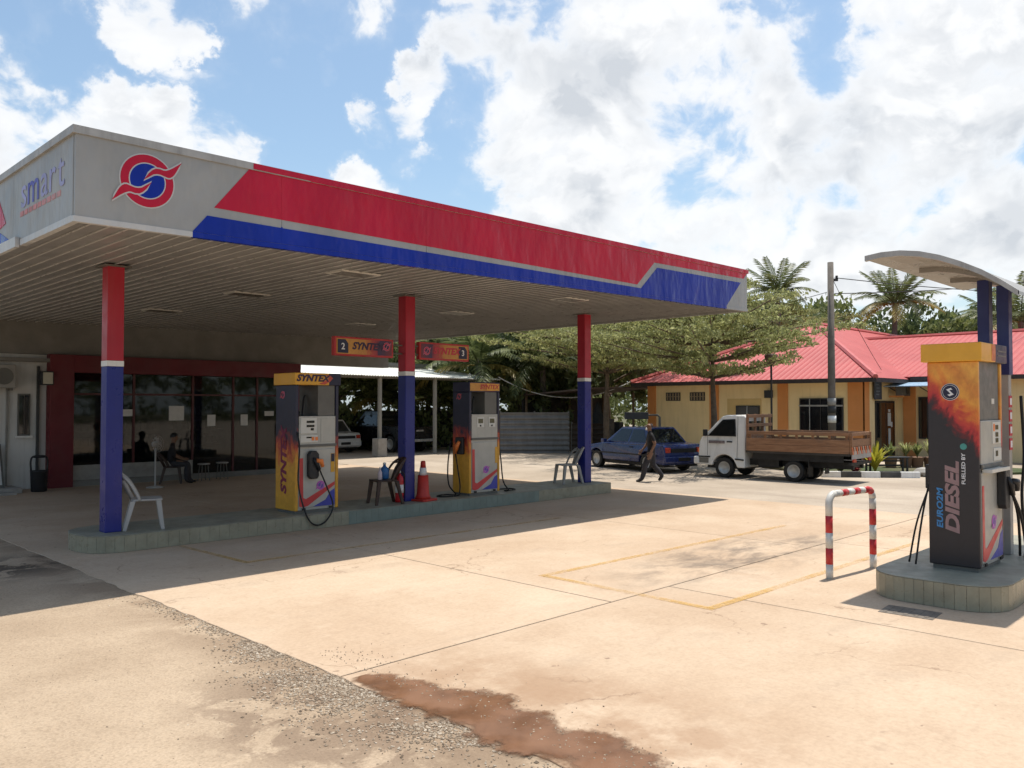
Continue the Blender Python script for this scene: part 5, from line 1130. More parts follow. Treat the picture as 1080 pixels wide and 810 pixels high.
# hipped roof: eaves, faces, ridge caps
ez = 3.02; E0, E1, E2 = (29.75, 11.35), (29.75, 23.5), (46, 23.5); ap = (36.6, 16.65, 5.75)
def face3(pts, nm, mat, th=.05):
    a_, b_, c_ = [Vector(p) for p in pts[:3]]; n_ = (b_-a_).cross(c_-a_).normalized(); n_ = n_ if n_.z > 0 else -n_
    P_ = [Vector((p[0]-bx, p[1]-ya, p[2])) for p in pts]; k = len(P_)
    return MB().add([tuple(p) for p in P_] + [tuple(p-n_*th) for p in P_], [tuple(range(k)), tuple(range(k, 2*k))[::-1]] + [(i, (i+1) % k, k+(i+1) % k, k+i) for i in range(k)]).build(nm, mat, t)
rf = face3([(29.75, 11.35, ez), (29.75, 21.95, ez), ap], 'roof_face', RY)
face3([(29.75, 11.35, ez), ap, (52, 16.65, 5.75), (52, 11.35, ez)], 'roof_face', RX); face3([(29.75, 21.95, ez), (52, 21.95, ez), (52, 16.65, 5.75), ap], 'roof_face', RX)
CAPR = M('ridge_red', (.46, .10, .09), .45, .08)
for a_, b_ in (((29.75, 11.35, ez+.02), ap), ((29.75, 21.95, ez+.02), ap), (ap, (52, 16.65, 5.75))):
    MB().tube([(p[0]-bx, p[1]-ya, p[2]+.01) for p in (a_, b_)], .10, 6).build('ridge_cap', CAPR, t)
MB().box(29.75-bx-.02, 29.75-bx+.02, -.65, 9.95, ez-.16, ez-.01).build('eave_board', EAVE, t); MB().box(29.77-bx, 33.1-bx, -.67, -.63, ez-.16, ez-.012).build('eave_board', EAVE, t)
EAVS = M('pale_eave_soffit', (.55, .48, .38), .8)
yb_(29.77, bx, 11.37, 21.93, ez-.10, ez-.08, 'eave_soffit', EAVS); yb_(bx, 33.6, 11.37, 12.0, ez-.10, ez-.08, 'eave_soffit', EAVS)
# wing with its own low roof, running towards the right
wz = 3.12
face3([(33.0, 11.62, wz), (33.0, -8, wz), (39.8, -8, 5.15), (39.8, 16.1, 5.15)], 'roof_face', RY)
face3([(39.8, -8, 5.15), (39.8, 16.1, 5.15), (47, 16.1, wz), (47, -8, wz)], 'roof_face', RY)
MB().tube([(39.8-bx, -8-ya, 5.17), (39.8-bx, 16.1-ya, 5.17)], .10, 6).build('ridge_cap', CAPR, t)
MB().box(33.0-bx-.02, 33.0-bx+.02, -8-ya, 11.3-ya, wz-.16, wz-.01).build('eave_board', EAVE, t)
# front windows and vents
GRILL = M('window_iron', (.03, .028, .026), .5)
def window(y0, y1, z0, z1, bars=0, rail=None, nm='window', x=bx):
    f_ = yb_(x-.06, x+.0, y0, y1, z0, z1, nm, GRILL, bevel=.006); g_ = yb_(x-.066, x-.058, y0+.05, y1-.05, z0+.05, z1-.05, 'pane', TINT, f_)
    for k in range(1, bars): yy = y0+(y1-y0)*k/bars; MB().box(x-bx-.10, x-bx-.08, yy-ya-.012, yy-ya+.012, z0+.02, z1-.02).build('bar', CHROME if k % 2 else GRILL, f_)
    if rail: MB().box(x-bx-.11, x-bx-.075, y0-ya, y1-ya, rail-.03, rail+.03).build('bar', M('pale_bar', (.3, .29, .27), .6), f_)
    return f_
for y0 in (18.55, 19.75): 
    f_ = yb_(bx-.03, bx+.0, y0, y0+.72, 2.22, 2.58, 'vent', GRILL)
    for k in range(5): MB().box(bx-bx-.05, bx-bx-.03, y0-ya+.04+k*.14, y0-ya+.10+k*.14, 2.25, 2.55).build('vent_block', M('vent_block', (.28, .21, .13), .8), f_)
    MB().box(-.055, -.05, y0-ya, y0-ya+.72, 2.385, 2.415).build('vent_block', M('vent_block', (.28, .21, .13), .8), f_)
window(16.05, 17.1, 1.55, 2.02, 2); window(12.72, 14.4, 1.0, 2.30, 4, 2.02)
yb_(bx-.02, bx+.0, 16.0, 17.5, .0, 2.30, 'door_panel', M('yellow_door', (.62, .43, .18), .7, .05))
yb_(bx-.20, bx+.0, 15.5, 15.78, 2.32, 2.62, 'vent_box', DARKPL)
# side entrance with dark glass doors
d_ = yb_(31.35, 33.2, ya-.05, ya-.0, .1, 2.20, 'entrance', GRILL); 
for x0, x1 in ((31.42, 32.24), (32.31, 33.13)): MB().box(x0-bx, x1-bx, -.06, -.048, .18, 2.12).build('door_leaf', TINT, d_)
for x0, x1, z0, z1 in ((32.45, 32.75, 1.25, 1.75), (32.50, 32.72, .55, 1.15), (32.5, 32.7, 1.78, 1.88), (32.76, 32.9, 1.2, 1.4)): MB().box(x0-bx, x1-bx, -.068, -.062, z0, z1).build('notice', PAPER, d_)
sg = yb_(31.1, 31.75, ya-.12, ya-.06, 2.25, 2.92, 'sign_plate', M('sign_slate', (.05, .06, .08), .4, .15), bevel=.01)
for k in range(4): MB().box(31.2-bx, (31.45+.05*(k % 3))-bx, -.126, -.12, 2.78-.12*k, 2.81-.12*k).build('sign_line', M('sign_grey', (.22, .25, .28), .5), sg)
window(8.8, 11.2, .75, 2.35, 7, None, x=33.6); window(2.2, 6.4, .4, 2.40, 12, None, x=33.6)
# blue polycarbonate awning and air conditioner in the nook
t = thing('awning', 'pale blue sheet awning on brackets above the nook of the yellow building', 'awning', (33.5, 10.6, 2.75))
MB().hexa([(-1.7, -1.3, -.03), (0, -1.3, .20), (0, 1.25, .20), (-1.7, 1.25, -.03), (-1.7, -1.3, 0), (0, -1.3, .23), (0, 1.25, .23), (-1.7, 1.25, 0)]).build('sheet', M('blue_sheet', (.30, .42, .55), .35, .05), t)
for y in (-1.1, 0, 1.1): MB().tube([(0, y, -.35), (-1.55, y, -.05)], .018).build('bracket', GRILL, t)
t = thing('air_conditioner', 'air conditioner on a wall bracket above the glass doors of the yellow building', 'air conditioner', (32.95, 11.55, 2.40))
MB().box(-.38, .38, -.14, .14, 0, .46).build('casing', M('ac_dark', (.12, .11, .10), .6), t, bevel=.015); MB().lathe([(.18, -.155), (.18, -.14)], 18, (.08, 0, .23), 'y').build('fan_grille', DARKPL, t)
for x in (-.3, .3): MB().box(x-.02, x+.02, -.14, .40, -.06, 0).build('bracket', ORANGE, t)

# ------------------------------------------------------------------ utility pole, wires, lamp, height sign
t = thing('utility_pole', 'tall grey concrete utility pole behind the truck', 'pole', (25.55, 11.10, -.01))
MB().tube([(0, 0, 0), (0, 0, 3), (0, 0, 6.55)], [.125, .11, .09], 14).build('shaft', M('pole_concrete', (.15, .13, .11), .9, .15, 5, dirt=.3), t, smooth=True)
for z, mt_ in ((1.5, WHITE), (1.8, M('band_black', (.04, .04, .04), .7)), (2.05, M('band_grey', (.34, .33, .31), .8))): MB().lathe([(.128, z), (.128, z+.22)], 14).build('painted_band', mt_, t, smooth=True)
ins = MB().box(-.03, .03, -.22, .03, 5.95, 6.03).build('cross_arm', GRILL, t, rot=(0, 0, R(30)))
MB().lathe([(.02, 0), (.05, .02), (.03, .05), (.05, .08), (.02, .1)], 10, (0, -.18, 6.03)).build('insulator', DARKPL, ins)
def wire(label, a_, b_, sag, r_=.012, mat=None, name='overhead_wire'):
    a_, b_ = Vector(a_), Vector(b_); pts = [a_.lerp(b_, k/16) - Vector((0, 0, sag*4*(k/16)*(1-k/16))) for k in range(17)]
    o = MB().tube([tuple(p-a_) for p in pts], r_, 5).build(name, mat or BLACK, loc=tuple(a_)); return tag(o, label, 'wire')
wire('upper dark wire running right from the utility pole', (25.62, 11.0, 6.05), (44, -7, 7.1), 1.0, .014)
wire('lower dark wire rising right from the utility pole to the palm', (25.62, 11.0, 5.55), (41.5, 8.5, 7.45), .12, .014)
wire('thin wire dropping from the utility pole to the red roof', (25.60, 11.05, 6.0), (31.5, 11.8, 3.35), .1, .009)
wire('thin wire running left from the utility pole over the trees', (25.5, 11.2, 5.6), (38, 34, 6.9), .7, .010)
wire('pale cable sagging between the shed and the red roof', (26.0, 26.5, 3.30), (29.9, 21.9, 3.15), .85, .02, WHITE, 'sagging_cable')
t = thing('garden_lamp', 'thin dark lamp post with a brownish bowl behind the truck', 'lamp', (25.2, 12.95, -.01))
MB().tube([(0, 0, 0), (0, 0, 3.4)], .035, 8).build('post', GRILL, t); MB().lathe([(.05, 3.36), (.12, 3.42), (.20, 3.55), (.22, 3.68), (.16, 3.72), (.04, 3.73)], 14).build('bowl', M('lamp_bowl', (.14, .09, .065), .6), t, smooth=True)
t = thing('height_sign', 'dark board on a bent steel arm behind the blue car', 'sign', (24.1, 17.3, -.008), math.atan2(-.71, .70))
MB().tube([(.62, 0, 0), (.62, 0, 1.62), (.55, 0, 1.70), (.2, 0, 1.70)], .045, 8).build('arm', DGREY, t); MB().box(-.62, .22, -.05, .05, 1.55, 1.80).build('board', M('board_slate', (.055, .055, .06), .6), t, bevel=.01)

# ------------------------------------------------------------------ verge with painted kerb and plants
struct(MB().prism([(23.35, 10.15), (24.55, 8.65), (29.6, 5.5), (30.0, 9), (30.2, 14.5), (25, 13.2)], 'z', -.09, .06).build('verge', SOIL))
struct(MB().prism([(27.6, 10.4), (30.3, 9.9), (33.5, 9.9), (33.5, 11.9), (30.2, 11.9), (30.2, 23), (27.6, 23)], 'z', -.09, .065).build('pavement', M('pavement_concrete', (.42, .345, .265), .9, .12, 1.5, dirt=.35, dirtc=(.25, .19, .14), bmp=.2)))
ka, kb = Vector((23.05, 10.35)), Vector((24.75, 8.25)); n_ = 5; ang = math.atan2((kb-ka).y, (kb-ka).x); L = (kb-ka).length/n_
for k in range(n_):
    p = ka.lerp(kb, k/n_); o = MB().prism([(-.09, 0), (.09, 0), (.09, .10), (.03, .18), (-.09, .18)], 'x', .01, L-.01).build('kerb_block', WHITE if k % 2 == 0 else M('kerb_black', (.06, .06, .06), .8, .2, 6, dirt=.3, dirtc=(.2, .17, .14)), loc=(p.x, p.y, -.02), rot=(0, 0, ang), bevel=.012)
    tag(o, f'painted {"white" if k % 2 == 0 else "black"} kerb block, {["first", "second", "third", "fourth", "last"][k]} from the truck end of the verge', 'kerb', 'painted kerb blocks')
LEAFC = {}
def leaf_mat(name, lo, hi, trans=.35, extra=None):
    mt, gg, b, o = new_mat(name); gi = gg.n('ShaderNodeNewGeometry'); p = gi.outputs['Position']
    c = gg.ramp_col(gi.outputs['Random Per Island'], [(0, lo), (.6, tuple((x+y)/2 for x, y in zip(lo, hi))), (1, hi)])
    c = gg.mul(.7, c, gg.ramp_col(gg.noise(p, .7, 3), [(.3, (.72, .76, .7)), (.7, (1, 1, .95))]))
    oi = gg.n('ShaderNodeObjectInfo').outputs['Random']; c = gg.mul(.6, c, gg.ramp_col(oi, [(0, (.7, .8, .75)), (1, (1, 1, .85))]))
    gg.l(c, b.inputs['Base Color']); b.inputs['Roughness'].default_value = .5; b.inputs['Specular IOR Level'].default_value = .35
    tr = gg.n('ShaderNodeBsdfTranslucent'); gg.l(c, tr.inputs[0]); mx = gg.n('ShaderNodeMixShader'); mx.inputs[0].default_value = trans
    gg.l(b.outputs[0], mx.inputs[1]); gg.l(tr.outputs[0], mx.inputs[2]); gg.l(mx.outputs[0], o.inputs[0]); return mt
LG = leaf_mat('leaf_mid_green', (.14, .165, .055), (.37, .38, .17), .5); LD = leaf_mat('leaf_dark_green', (.09, .115, .045), (.26, .285, .13), .5); LY = leaf_mat('leaf_olive_light', (.31, .305, .115), (.57, .55, .29), .55)
LP = leaf_mat('palm_leaf', (.065, .085, .028), (.23, .25, .11), .4); LPY = leaf_mat('palm_leaf_dry', (.22, .16, .04), (.42, .33, .11), .3); LYEL = leaf_mat('leaf_yellow', (.42, .36, .03), (.68, .58, .09), .4); LRED = leaf_mat('leaf_red', (.16, .015, .02), (.35, .04, .04))
BARK = M('bark', (.13, .095, .065), .9, .25, 7, bmp=.5, bscale=18); BARKP = M('palm_bark', (.15, .125, .10), .9, .25, 9, bmp=.5, bscale=14)
def leafquad(mb, c, s, nrm, asp=.5):
    n_ = Vector(nrm).normalized(); a_ = n_.cross(Vector((random.gauss(0, 1), random.gauss(0, 1), random.gauss(0, 1)))).normalized(); b_ = n_.cross(a_)
    c = Vector(c); mb.add([c-a_*s, c+b_*s*asp+n_*s*.12, c+a_*s, c-b_*s*asp+n_*s*.12], [(0, 1, 2, 3)])
def clump(mb, c, r_, n_, s, flat=1.0, upb=.6):
    for _ in range(n_):
        d = Vector((random.gauss(0, 1), random.gauss(0, 1), random.gauss(0, 1))).normalized()*(random.random()**.45)*r_
        leafquad(mb, (c[0]+d.x, c[1]+d.y, c[2]+d.z*flat), s*random.uniform(.6, 1.3), (random.gauss(0, .8), random.gauss(0, .8), upb*random.random()))
def spray_plant(name, label, loc, h, n_, mat, wid=.03, cat='plant', spread=.6, pot=None, group=None):
    t = thing(name, label, cat, loc, random.random()*6); mb = MB(); z0 = 0
    if pot: MB().lathe([(pot*.7, 0), (pot*.8, .02), (pot, pot*1.6), (pot*1.08, pot*1.65), (pot*.9, pot*1.6), (pot*.2, pot*1.5)], 14).build('pot', M('clay_pot', (.24, .14, .09), .8), t, smooth=True); z0 = pot*1.5
    for k in range(n_):
        a_ = random.random()*6.3; sp_ = random.uniform(.1, 1)*spread*h; hh = h*random.uniform(.6, 1.0); pv = None
        wv = Vector((-math.sin(a_), math.cos(a_), 0))*wid*random.uniform(.6, 1.3)
        for q in range(6):
            u = q/5; c = Vector((math.cos(a_)*sp_*u**1.5, math.sin(a_)*sp_*u**1.5, z0+hh*(u-.28*u*u*u*(sp_/h)*2))); w_ = wv*(math.sin(math.pi*(u*.9+.08)))
            cur = (c-w_, c+w_)
            if pv: mb.add([pv[0], pv[1], cur[1], cur[0]], [(0, 1, 2, 3)])
            pv = cur
    mb.build('foliage', mat, t, recalc=False); return t
random.seed(21)
spray_plant('ornamental_plant', 'bright yellow green plant arching behind the truck tail', (24.98, 9.57, .06), 1.05, 44, LYEL, .055, spread=.6)
spray_plant('flowering_plant', 'low red leaved plant behind the black and white kerb', (23.95, 9.75, .06), .38, 30, LRED, .05, spread=.9)
spray_plant('low_plant', 'low green plant beside the red leaved plant on the verge', (23.75, 10.1, .06), .45, 26, LD, .04, spread=.8)
for k, (x, y, h) in enumerate(((27.25, 9.95, .62), (27.62, 9.62, .70), (27.85, 9.35, .62), (28.1, 9.05, .72))):
    spray_plant('potted_plant', f'{["first", "second", "third", "fourth"][k]} potted green plant from the doors of the yellow building', (x, y, .06), h, 40, LY if k % 2 else LG, .03, spread=.55, pot=.20, group='potted plants')['group'] = 'potted plants'
t = thing('garden_bench', 'black low bench before the glass doors of the yellow building', 'bench', (25.55, 9.45, .06), math.atan2(-.71, .70))
MB().box(-.62, .62, -.18, .18, .40, .44).build('seat', DARKPL, t, bevel=.01)
for x in (-.55, .55):
    for y in (-.14, .14): MB().box(x-.025, x+.025, y-.025, y+.025, 0, .40).build('leg', DARKPL, t)
for z in (.15, .28): MB().box(-.55, .55, .13, .15, z, z+.05).build('rail', DARKPL, t)
t = thing('border_stone', 'rounded grey rock lying at the right end of the painted kerb', 'rock', (25.35, 8.35, .02)); 
mb = MB(); mb.lathe([(.02, -.05), (.24, 0), (.27, .10), (.18, .20), (.04, .23)], 9); mb.v = [(x*(1+.2*mn.noise(Vector((x*4, y*4, z*4)))), y*(1.0+.3*mn.noise(Vector((x*4, y*4, z*4+9)))), z) for x, y, z in mb.v]; mb.build('stone', CONCB, t, smooth=False)

# ------------------------------------------------------------------ car shed, parked cars, fences behind the canopy
t = thing('car_shed', 'open car shed with bright corrugated roof behind the pumps', 'shed', (13.8, 26.5, 0)); sx0, sy0 = 13.8, 26.5
def corr(x0, x1, y0, z0, y1, z1, pitch=.13, amp=.022):
    mb = MB(); n_ = int((x1-x0)/pitch*4)
    for k in range(n_+1):
        x = x0+(x1-x0)*k/n_; h = amp*math.sin(2*math.pi*x/pitch)
        mb.v += [(x-sx0, y0-sy0, z0+h), (x-sx0, y1-sy0, z1+h)]
    mb.f = [(2*k, 2*k+2, 2*k+3, 2*k+1) for k in range(n_)]; return mb
SHEET = M('roof_sheet_pale', (.66, .66, .60), .45, .05, 2, dirt=.15, metal=.1)
def roof_solid(o):
    md = o.modifiers.new('solid', 'SOLIDIFY'); md.thickness = .012; return o
for k in range(5):
    xa, xb = 13.8+k*2.46, 13.8+(k+1)*2.46+.06; dz = -.012*k
    roof_solid(corr(xa, xb, 26.5, 3.22+dz, 30.6, 3.78+dz).build('roof_sheet', SHEET, t, smooth=True))
    roof_solid(corr(xa, xb, 30.55, 3.80+dz, 34.4, 3.35+dz).build('roof_sheet', SHEET, t, smooth=True))
MB().box(20.5-sx0, 25.3-sx0, 3.95, 4.25, 3.80, 3.98).build('ridge_cap', DGREY, t)
for x in (15.5, 19.75, 22.6, 25.6): 
    p_ = MB().box(x-sx0-.06, x-sx0+.06, .30, .42, .0, 3.2).build('post', M('post_steel', (.26, .25, .22), .6, .1), t)
    if x == 19.75: MB().box(x-sx0-.21, x-sx0+.21, .15, .57, 0, .72).build('footing', CONCB, p_, bevel=.015)
    MB().box(x-sx0-.05, x-sx0+.05, 7.5, 7.6, .0, 3.3).build('post', DGREY, t)
MB().box(0, 12.2, .32, .40, 3.10, 3.18).build('purlin', DGREY, t); MB().box(0, 12.2, 7.5, 7.58, 3.24, 3.31).build('purlin', DGREY, t)
t = thing('timber_pole', 'thin brown pole standing by the shed behind the brown chair', 'pole', (18.95, 24.3, -.014))
MB().tube([(0, 0, 0), (.02, .01, 1.6), (0, 0, 3.25)], [.055, .05, .045], 8).build('shaft', WOODP, t, smooth=True)
sedan('parked_car', 'white saloon car parked nose in under the shed', (20.2, 32.05, -.014), R(90), CWHITE, 4.3, 1.7, 1.42)
# black pickup truck
t = thing('pickup_truck', 'black pickup truck with open load bed under the shed', 'pickup', (22.6, 30.4, -.014), R(91))
W = 1.8; L2 = 2.5
mbp = MB().prism([(-L2, .45), (-L2, 1.12), (-.55, 1.12), (-.5, 1.10), (1.2, 1.12), (2.3, 1.02), (2.45, .8), (2.45, .45), (1.95, .45)] + [(1.55+.42*math.cos(R(a_)), .40+.42*math.sin(R(a_))) for a_ in range(8, 173, 20)] + [(-1.15, .45)] + [(-1.55+.42*math.cos(R(a_)), .40+.42*math.sin(R(a_))) for a_ in range(8, 173, 20)], 'y', -W/2, W/2)
mbp.build('body', CBLACK, t, bevel=.03)
cbn = MB().hexa([(-.62, -.80, 1.08), (1.25, -.80, 1.08), (1.25, .80, 1.08), (-.62, .80, 1.08), (-.45, -.65, 1.72), (.55, -.65, 1.82), (.55, .65, 1.82), (-.45, .65, 1.82)]).build('cabin', CBLACK, t, bevel=.05)
MB().hexa([(-.60, -.60, 1.20), (-.60, .60, 1.20), (-.49, .54, 1.62), (-.49, -.54, 1.62), (-.62, -.60, 1.20), (-.62, .60, 1.20), (-.51, .54, 1.62), (-.51, -.54, 1.62)]).build('rear_window', CARGLASS, cbn)
for s in (-1, 1):
    MB().hexa([(-.45, s*.775, 1.18), (1.0, s*.775, 1.18), (.5, s*.675, 1.62), (-.38, s*.675, 1.62), (-.45, s*.79, 1.18), (1.0, s*.79, 1.18), (.5, s*.69, 1.62), (-.38, s*.69, 1.62)]).build('side_window', CARGLASS, cbn)
    wheel(t, 1.55, s*.78, .37, .22, s); wheel(t, -1.55, s*.78, .37, .22, s)
    MB().box(-L2-.01, -L2+.06, s*.84-.06, s*.84+.06, .78, 1.06).build('tail_light', M('tail_lamp', (.42, .045, .02), .25), t)
MB().box(-L2-.16, -L2-.02, -.8, .8, .48, .60).build('bumper', CHROME, t, bevel=.02); MB().box(-L2-.012, -L2, -.2, .2, .92, .99).build('tail_badge', CHROME, t)
# fences
def fence(label, a_, b_, h, mat, n_, rib=.09, z=-.012):
    a_, b_ = Vector(a_), Vector(b_); L = (b_-a_).length; t = thing('sheet_fence', label, 'fence', (a_.x, a_.y, z), math.atan2((b_-a_).y, (b_-a_).x)); k_ = int(h/rib)*4
    for q in range(n_):
        mb = MB(); x0, x1 = L*q/n_, L*(q+1)/n_+.03
        for k in range(k_+1):
            zz_ = h*k/k_; y = .03*math.copysign(abs(math.sin(2*math.pi*zz_/(rib*2)))**.5, math.sin(2*math.pi*zz_/(rib*2))) + (.012 if q % 2 else 0); mb.v += [(x0, y, zz_+.02), (x1, y, zz_+.02)]
        mb.f = [(2*k, 2*k+1, 2*k+3, 2*k+2) for k in range(k_)]; o = mb.build('fence_sheet', mat, t); md = o.modifiers.new('solid', 'SOLIDIFY'); md.thickness = .006
        MB().box(x0-.03, x0+.03, .035, .095, 0, h+.08).build('fence_post', DGREY, t)
    MB().box(L-.03, L+.03, .035, .095, 0, h+.08).build('fence_post', DGREY, t)
    return t
fence('grey corrugated sheet fence between the pump and the rightmost column', (24.7, 25.05), (26.75, 23.0), 1.72, M('fence_zinc', (.18, .178, .175), .45, .12, 2, metal=.3, dirt=.35, dirtc=(.08, .07, .06), streak=True), 2, .11)
fence('dark sheet fence behind the parked cars', (17.0, 36.6), (29.5, 28.6), 1.75, M('fence_dark', (.035, .032, .030), .7, .2, 2), 6, .11)
fence('low dark fence behind the rightmost column', (26.85, 22.9), (28.0, 21.9), 1.25, M('fence_brown', (.035, .025, .018), .8, .2, 2), 2, .11)
# lean-to workshop beside the yellow building
t = thing('lean_to', 'dark lean-to shelter with rusty roof left of the yellow building', 'shelter', (30.2, 22.4, 0))
MB().hexa([(-3.0, -.3, 2.72), (3.0, -.3, 2.9), (3.0, 4.0, 2.6), (-3.0, 4.0, 2.45), (-3.0, -.3, 2.78), (3.0, -.3, 2.96), (3.0, 4.0, 2.66), (-3.0, 4.0, 2.51)]).build('roof_sheet', M('rusty_sheet', (.10, .07, .055), .8, .3, 3), t)
for x in (-2.8, .2, 2.8):
    for y in (-.1, 3.7): MB().tube([(x, y, -.01), (x, y, 2.6)], .06, 8).build('post', WOODP, t)
MB().box(-2.9, 2.9, 3.8, 3.9, 0, 2.4).build('back_wall', DARKIN, t); MB().box(-2.2, 1.2, 1.5, 2.3, .0, .85).build('workbench', WOODP, t)
random.seed(4)
for k in range(6):
    x = -2.4+k*.75; h = random.uniform(.5, 1.5)
    o = MB().box(-.22, .22, -.2, .2, 0, h).build('stored_crate', M('crate_a', (.14, .12, .10), .8, .4, 4) if k % 2 else M('crate_b', (.07, .08, .09), .8, .4, 4), loc=(30.2+x, 23.1+.1*k, -.01), rot=(0, 0, random.random()), bevel=.02)
    tag(o, f'{"tall" if h > 1 else "low"} covered stack in the lean-to, {["first", "second", "third", "fourth", "fifth", "last"][k]} from the column end', 'crate', 'things stored in the lean-to')
t = thing('covered_statue', 'dark draped pointed shape standing in the lean-to', 'cover', (28.6, 22.9, -.01))
MB().lathe([(.42, 0), (.40, .6), (.34, 1.2), (.22, 1.7), (.08, 2.1), (.02, 2.2)], 10).build('drape', M('dark_tarp', (.02, .02, .018), .8), t, smooth=True)

# ------------------------------------------------------------------ trees
random.seed(31)
def crown_mesh(name, mat, rx, rz, nclump, per, leaf, flat=.7, shell_=.55):
    mb = MB()
    for _ in range(nclump):
        d = Vector((random.gauss(0, 1), random.gauss(0, 1), random.gauss(0, 1))).normalized(); k = shell_+(1-shell_)*random.random()
        if d.z < -.55: d.z *= -.5
        c = (d.x*rx*k, d.y*rx*k, d.z*rz*k + .18*rz*mn.noise(Vector((d.x*2, d.y*2, nclump)))); clump(mb, c, rx*random.uniform(.16, .34), per, leaf, flat)
    return mb.mesh(name, mat, recalc=False)
CR = [crown_mesh('crown', LG, 3.0, 2.5, 70, 62, .17), crown_mesh('crown', LD, 3.2, 2.9, 76, 60, .19), crown_mesh('crown', LD, 2.6, 3.4, 70, 60, .17), crown_mesh('crown', LY, 2.8, 2.3, 66, 62, .15)]
def limb_mesh(h, rx, rz):
    mb = MB(); mb.tube(hose([(0, 0, -.1), (.08, .05, h*.35), (-.05, .02, h*.7), (.05, 0, h)]), [.19-.10*i/24 for i in range(25)], 9)
    for k in range(7):
        a_ = 6.28*k/7+random.random()*.5; z0 = h*random.uniform(.55, .92); r1 = rx*random.uniform(.5, .8)
        pts = hose([(0, 0, z0), (math.cos(a_)*r1*.45, math.sin(a_)*r1*.45, z0+rz*.25), (math.cos(a_)*r1, math.sin(a_)*r1, z0+rz*random.uniform(.3, .8))]); mb.tube(pts, [.085-.065*i/(len(pts)-1) for i in range(len(pts))], 6)
    return mb.mesh('trunk', BARK, smooth=True)
LM = [limb_mesh(3.6, 3, 2.5), limb_mesh(4.4, 3, 2.8)]
def at(px, d): k = (px-540)/873.0; v = fh*d + rt*(k*d); return v.x, v.y
def tree(label, px, d, s, kind, zc, name='broadleaf_tree'):
    x, y = at(px, d); t = thing(name, label, 'tree', (x, y, -.1), random.random()*6.3, 'trees behind the station'); lm = LM[kind % 2]; lh = (3.6, 4.4)[kind % 2]
    tr_ = put('trunk', lm, t); zs = zc/lh*1.0; tr_.scale = (s, s, zs)
    c = put('crown', CR[kind], t, (0, 0, zc), (0, 0, random.random()*6.3)); c.scale = (s, s, s*random.uniform(.9, 1.12)); return t
specs = [  # px, distance, scale, kind, crown height, label
 (300, 44, 1.1, 1, 4.2, 'dark leafy tree farthest left behind the car shed'), (352, 41, .95, 0, 3.2, 'green tree seen over the white car under the shed'), (400, 46, 1.2, 1, 4.4, 'dark tree seen above the black off road car'), (452, 42, 1.0, 2, 3.4, 'dark narrow tree behind the pickup truck'),
 (500, 45, 1.25, 0, 4.4, 'green tree behind the right end of the car shed'), (548, 41, 1.1, 1, 3.6, 'dark tree rising over the grey sheet fence'), (590, 46, 1.35, 0, 4.8, 'tall green tree just left of the rightmost column'), (640, 43, 1.2, 1, 4.3, 'dark tree just right of the rightmost column'), (690, 48, 1.35, 0, 5.2, 'green tree behind the left end of the red roof'), (740, 54, 1.4, 2, 5.4, 'dark tree behind the spreading tree'),
 (792, 58, 1.2, 1, 4.0, 'dark tree at the foot of the left coconut palm'), (850, 60, 1.3, 0, 6.3, 'green tree just left of the utility pole top'), (893, 62, 1.15, 2, 4.4, 'dark tree right of the utility pole'), (922, 60, 1.15, 1, 4.2, 'dark tree left of the palm with yellow fronds'), (978, 58, 1.35, 1, 5.2, 'dark tree above the roof right of the yellow frond palm'), (1012, 56, 1.3, 0, 5.2, 'green tree left of the diesel shelter posts'), (1048, 60, 1.25, 2, 5.4, 'dark tree behind the diesel shelter posts'), (1085, 55, 1.2, 1, 4.4, 'dark tree at the right edge of the photo'), (1125, 52, 1.3, 0, 5.2, 'green tree just past the right edge')]
for px, d, s, kd, zc, lb in specs[:-1]: tree(lb, px, d, s, kd, zc)
# low scrub masses under the trees
random.seed(8); mb = MB()
for k in range(150):
    px = random.uniform(250, 700); d = random.uniform(37.5, 43); x, y = at(px, d)
    if y < 25 or (x > 29 and y < 29): continue
    clump(mb, (x, y, random.uniform(.3, 1.6)), random.uniform(.6, 1.1), 46, .17)
for k in range(90):
    px = random.uniform(720, 1130); d = random.uniform(62, 70); x, y = at(px, d); clump(mb, (x, y, random.uniform(1, 5)), random.uniform(1.0, 1.9), 46, .26)
for k in range(60):
    px = random.uniform(560, 720); d = random.uniform(52, 60); x, y = at(px, d); clump(mb, (x, y, random.uniform(.3, 3.6)), random.uniform(.8, 1.5), 46, .22)
struct(mb.build('undergrowth', LD, recalc=False), 'stuff')
random.seed(41); mb = MB()
for k in range(330):
    x = random.uniform(-60, 70); y = -48+random.uniform(-5, 5)-.12*x; clump(mb, (x, y, random.uniform(.2, 8.5)), random.uniform(1.2, 2.4), 36, .42)
struct(mb.build('far_woods', LD, recalc=False), 'stuff')
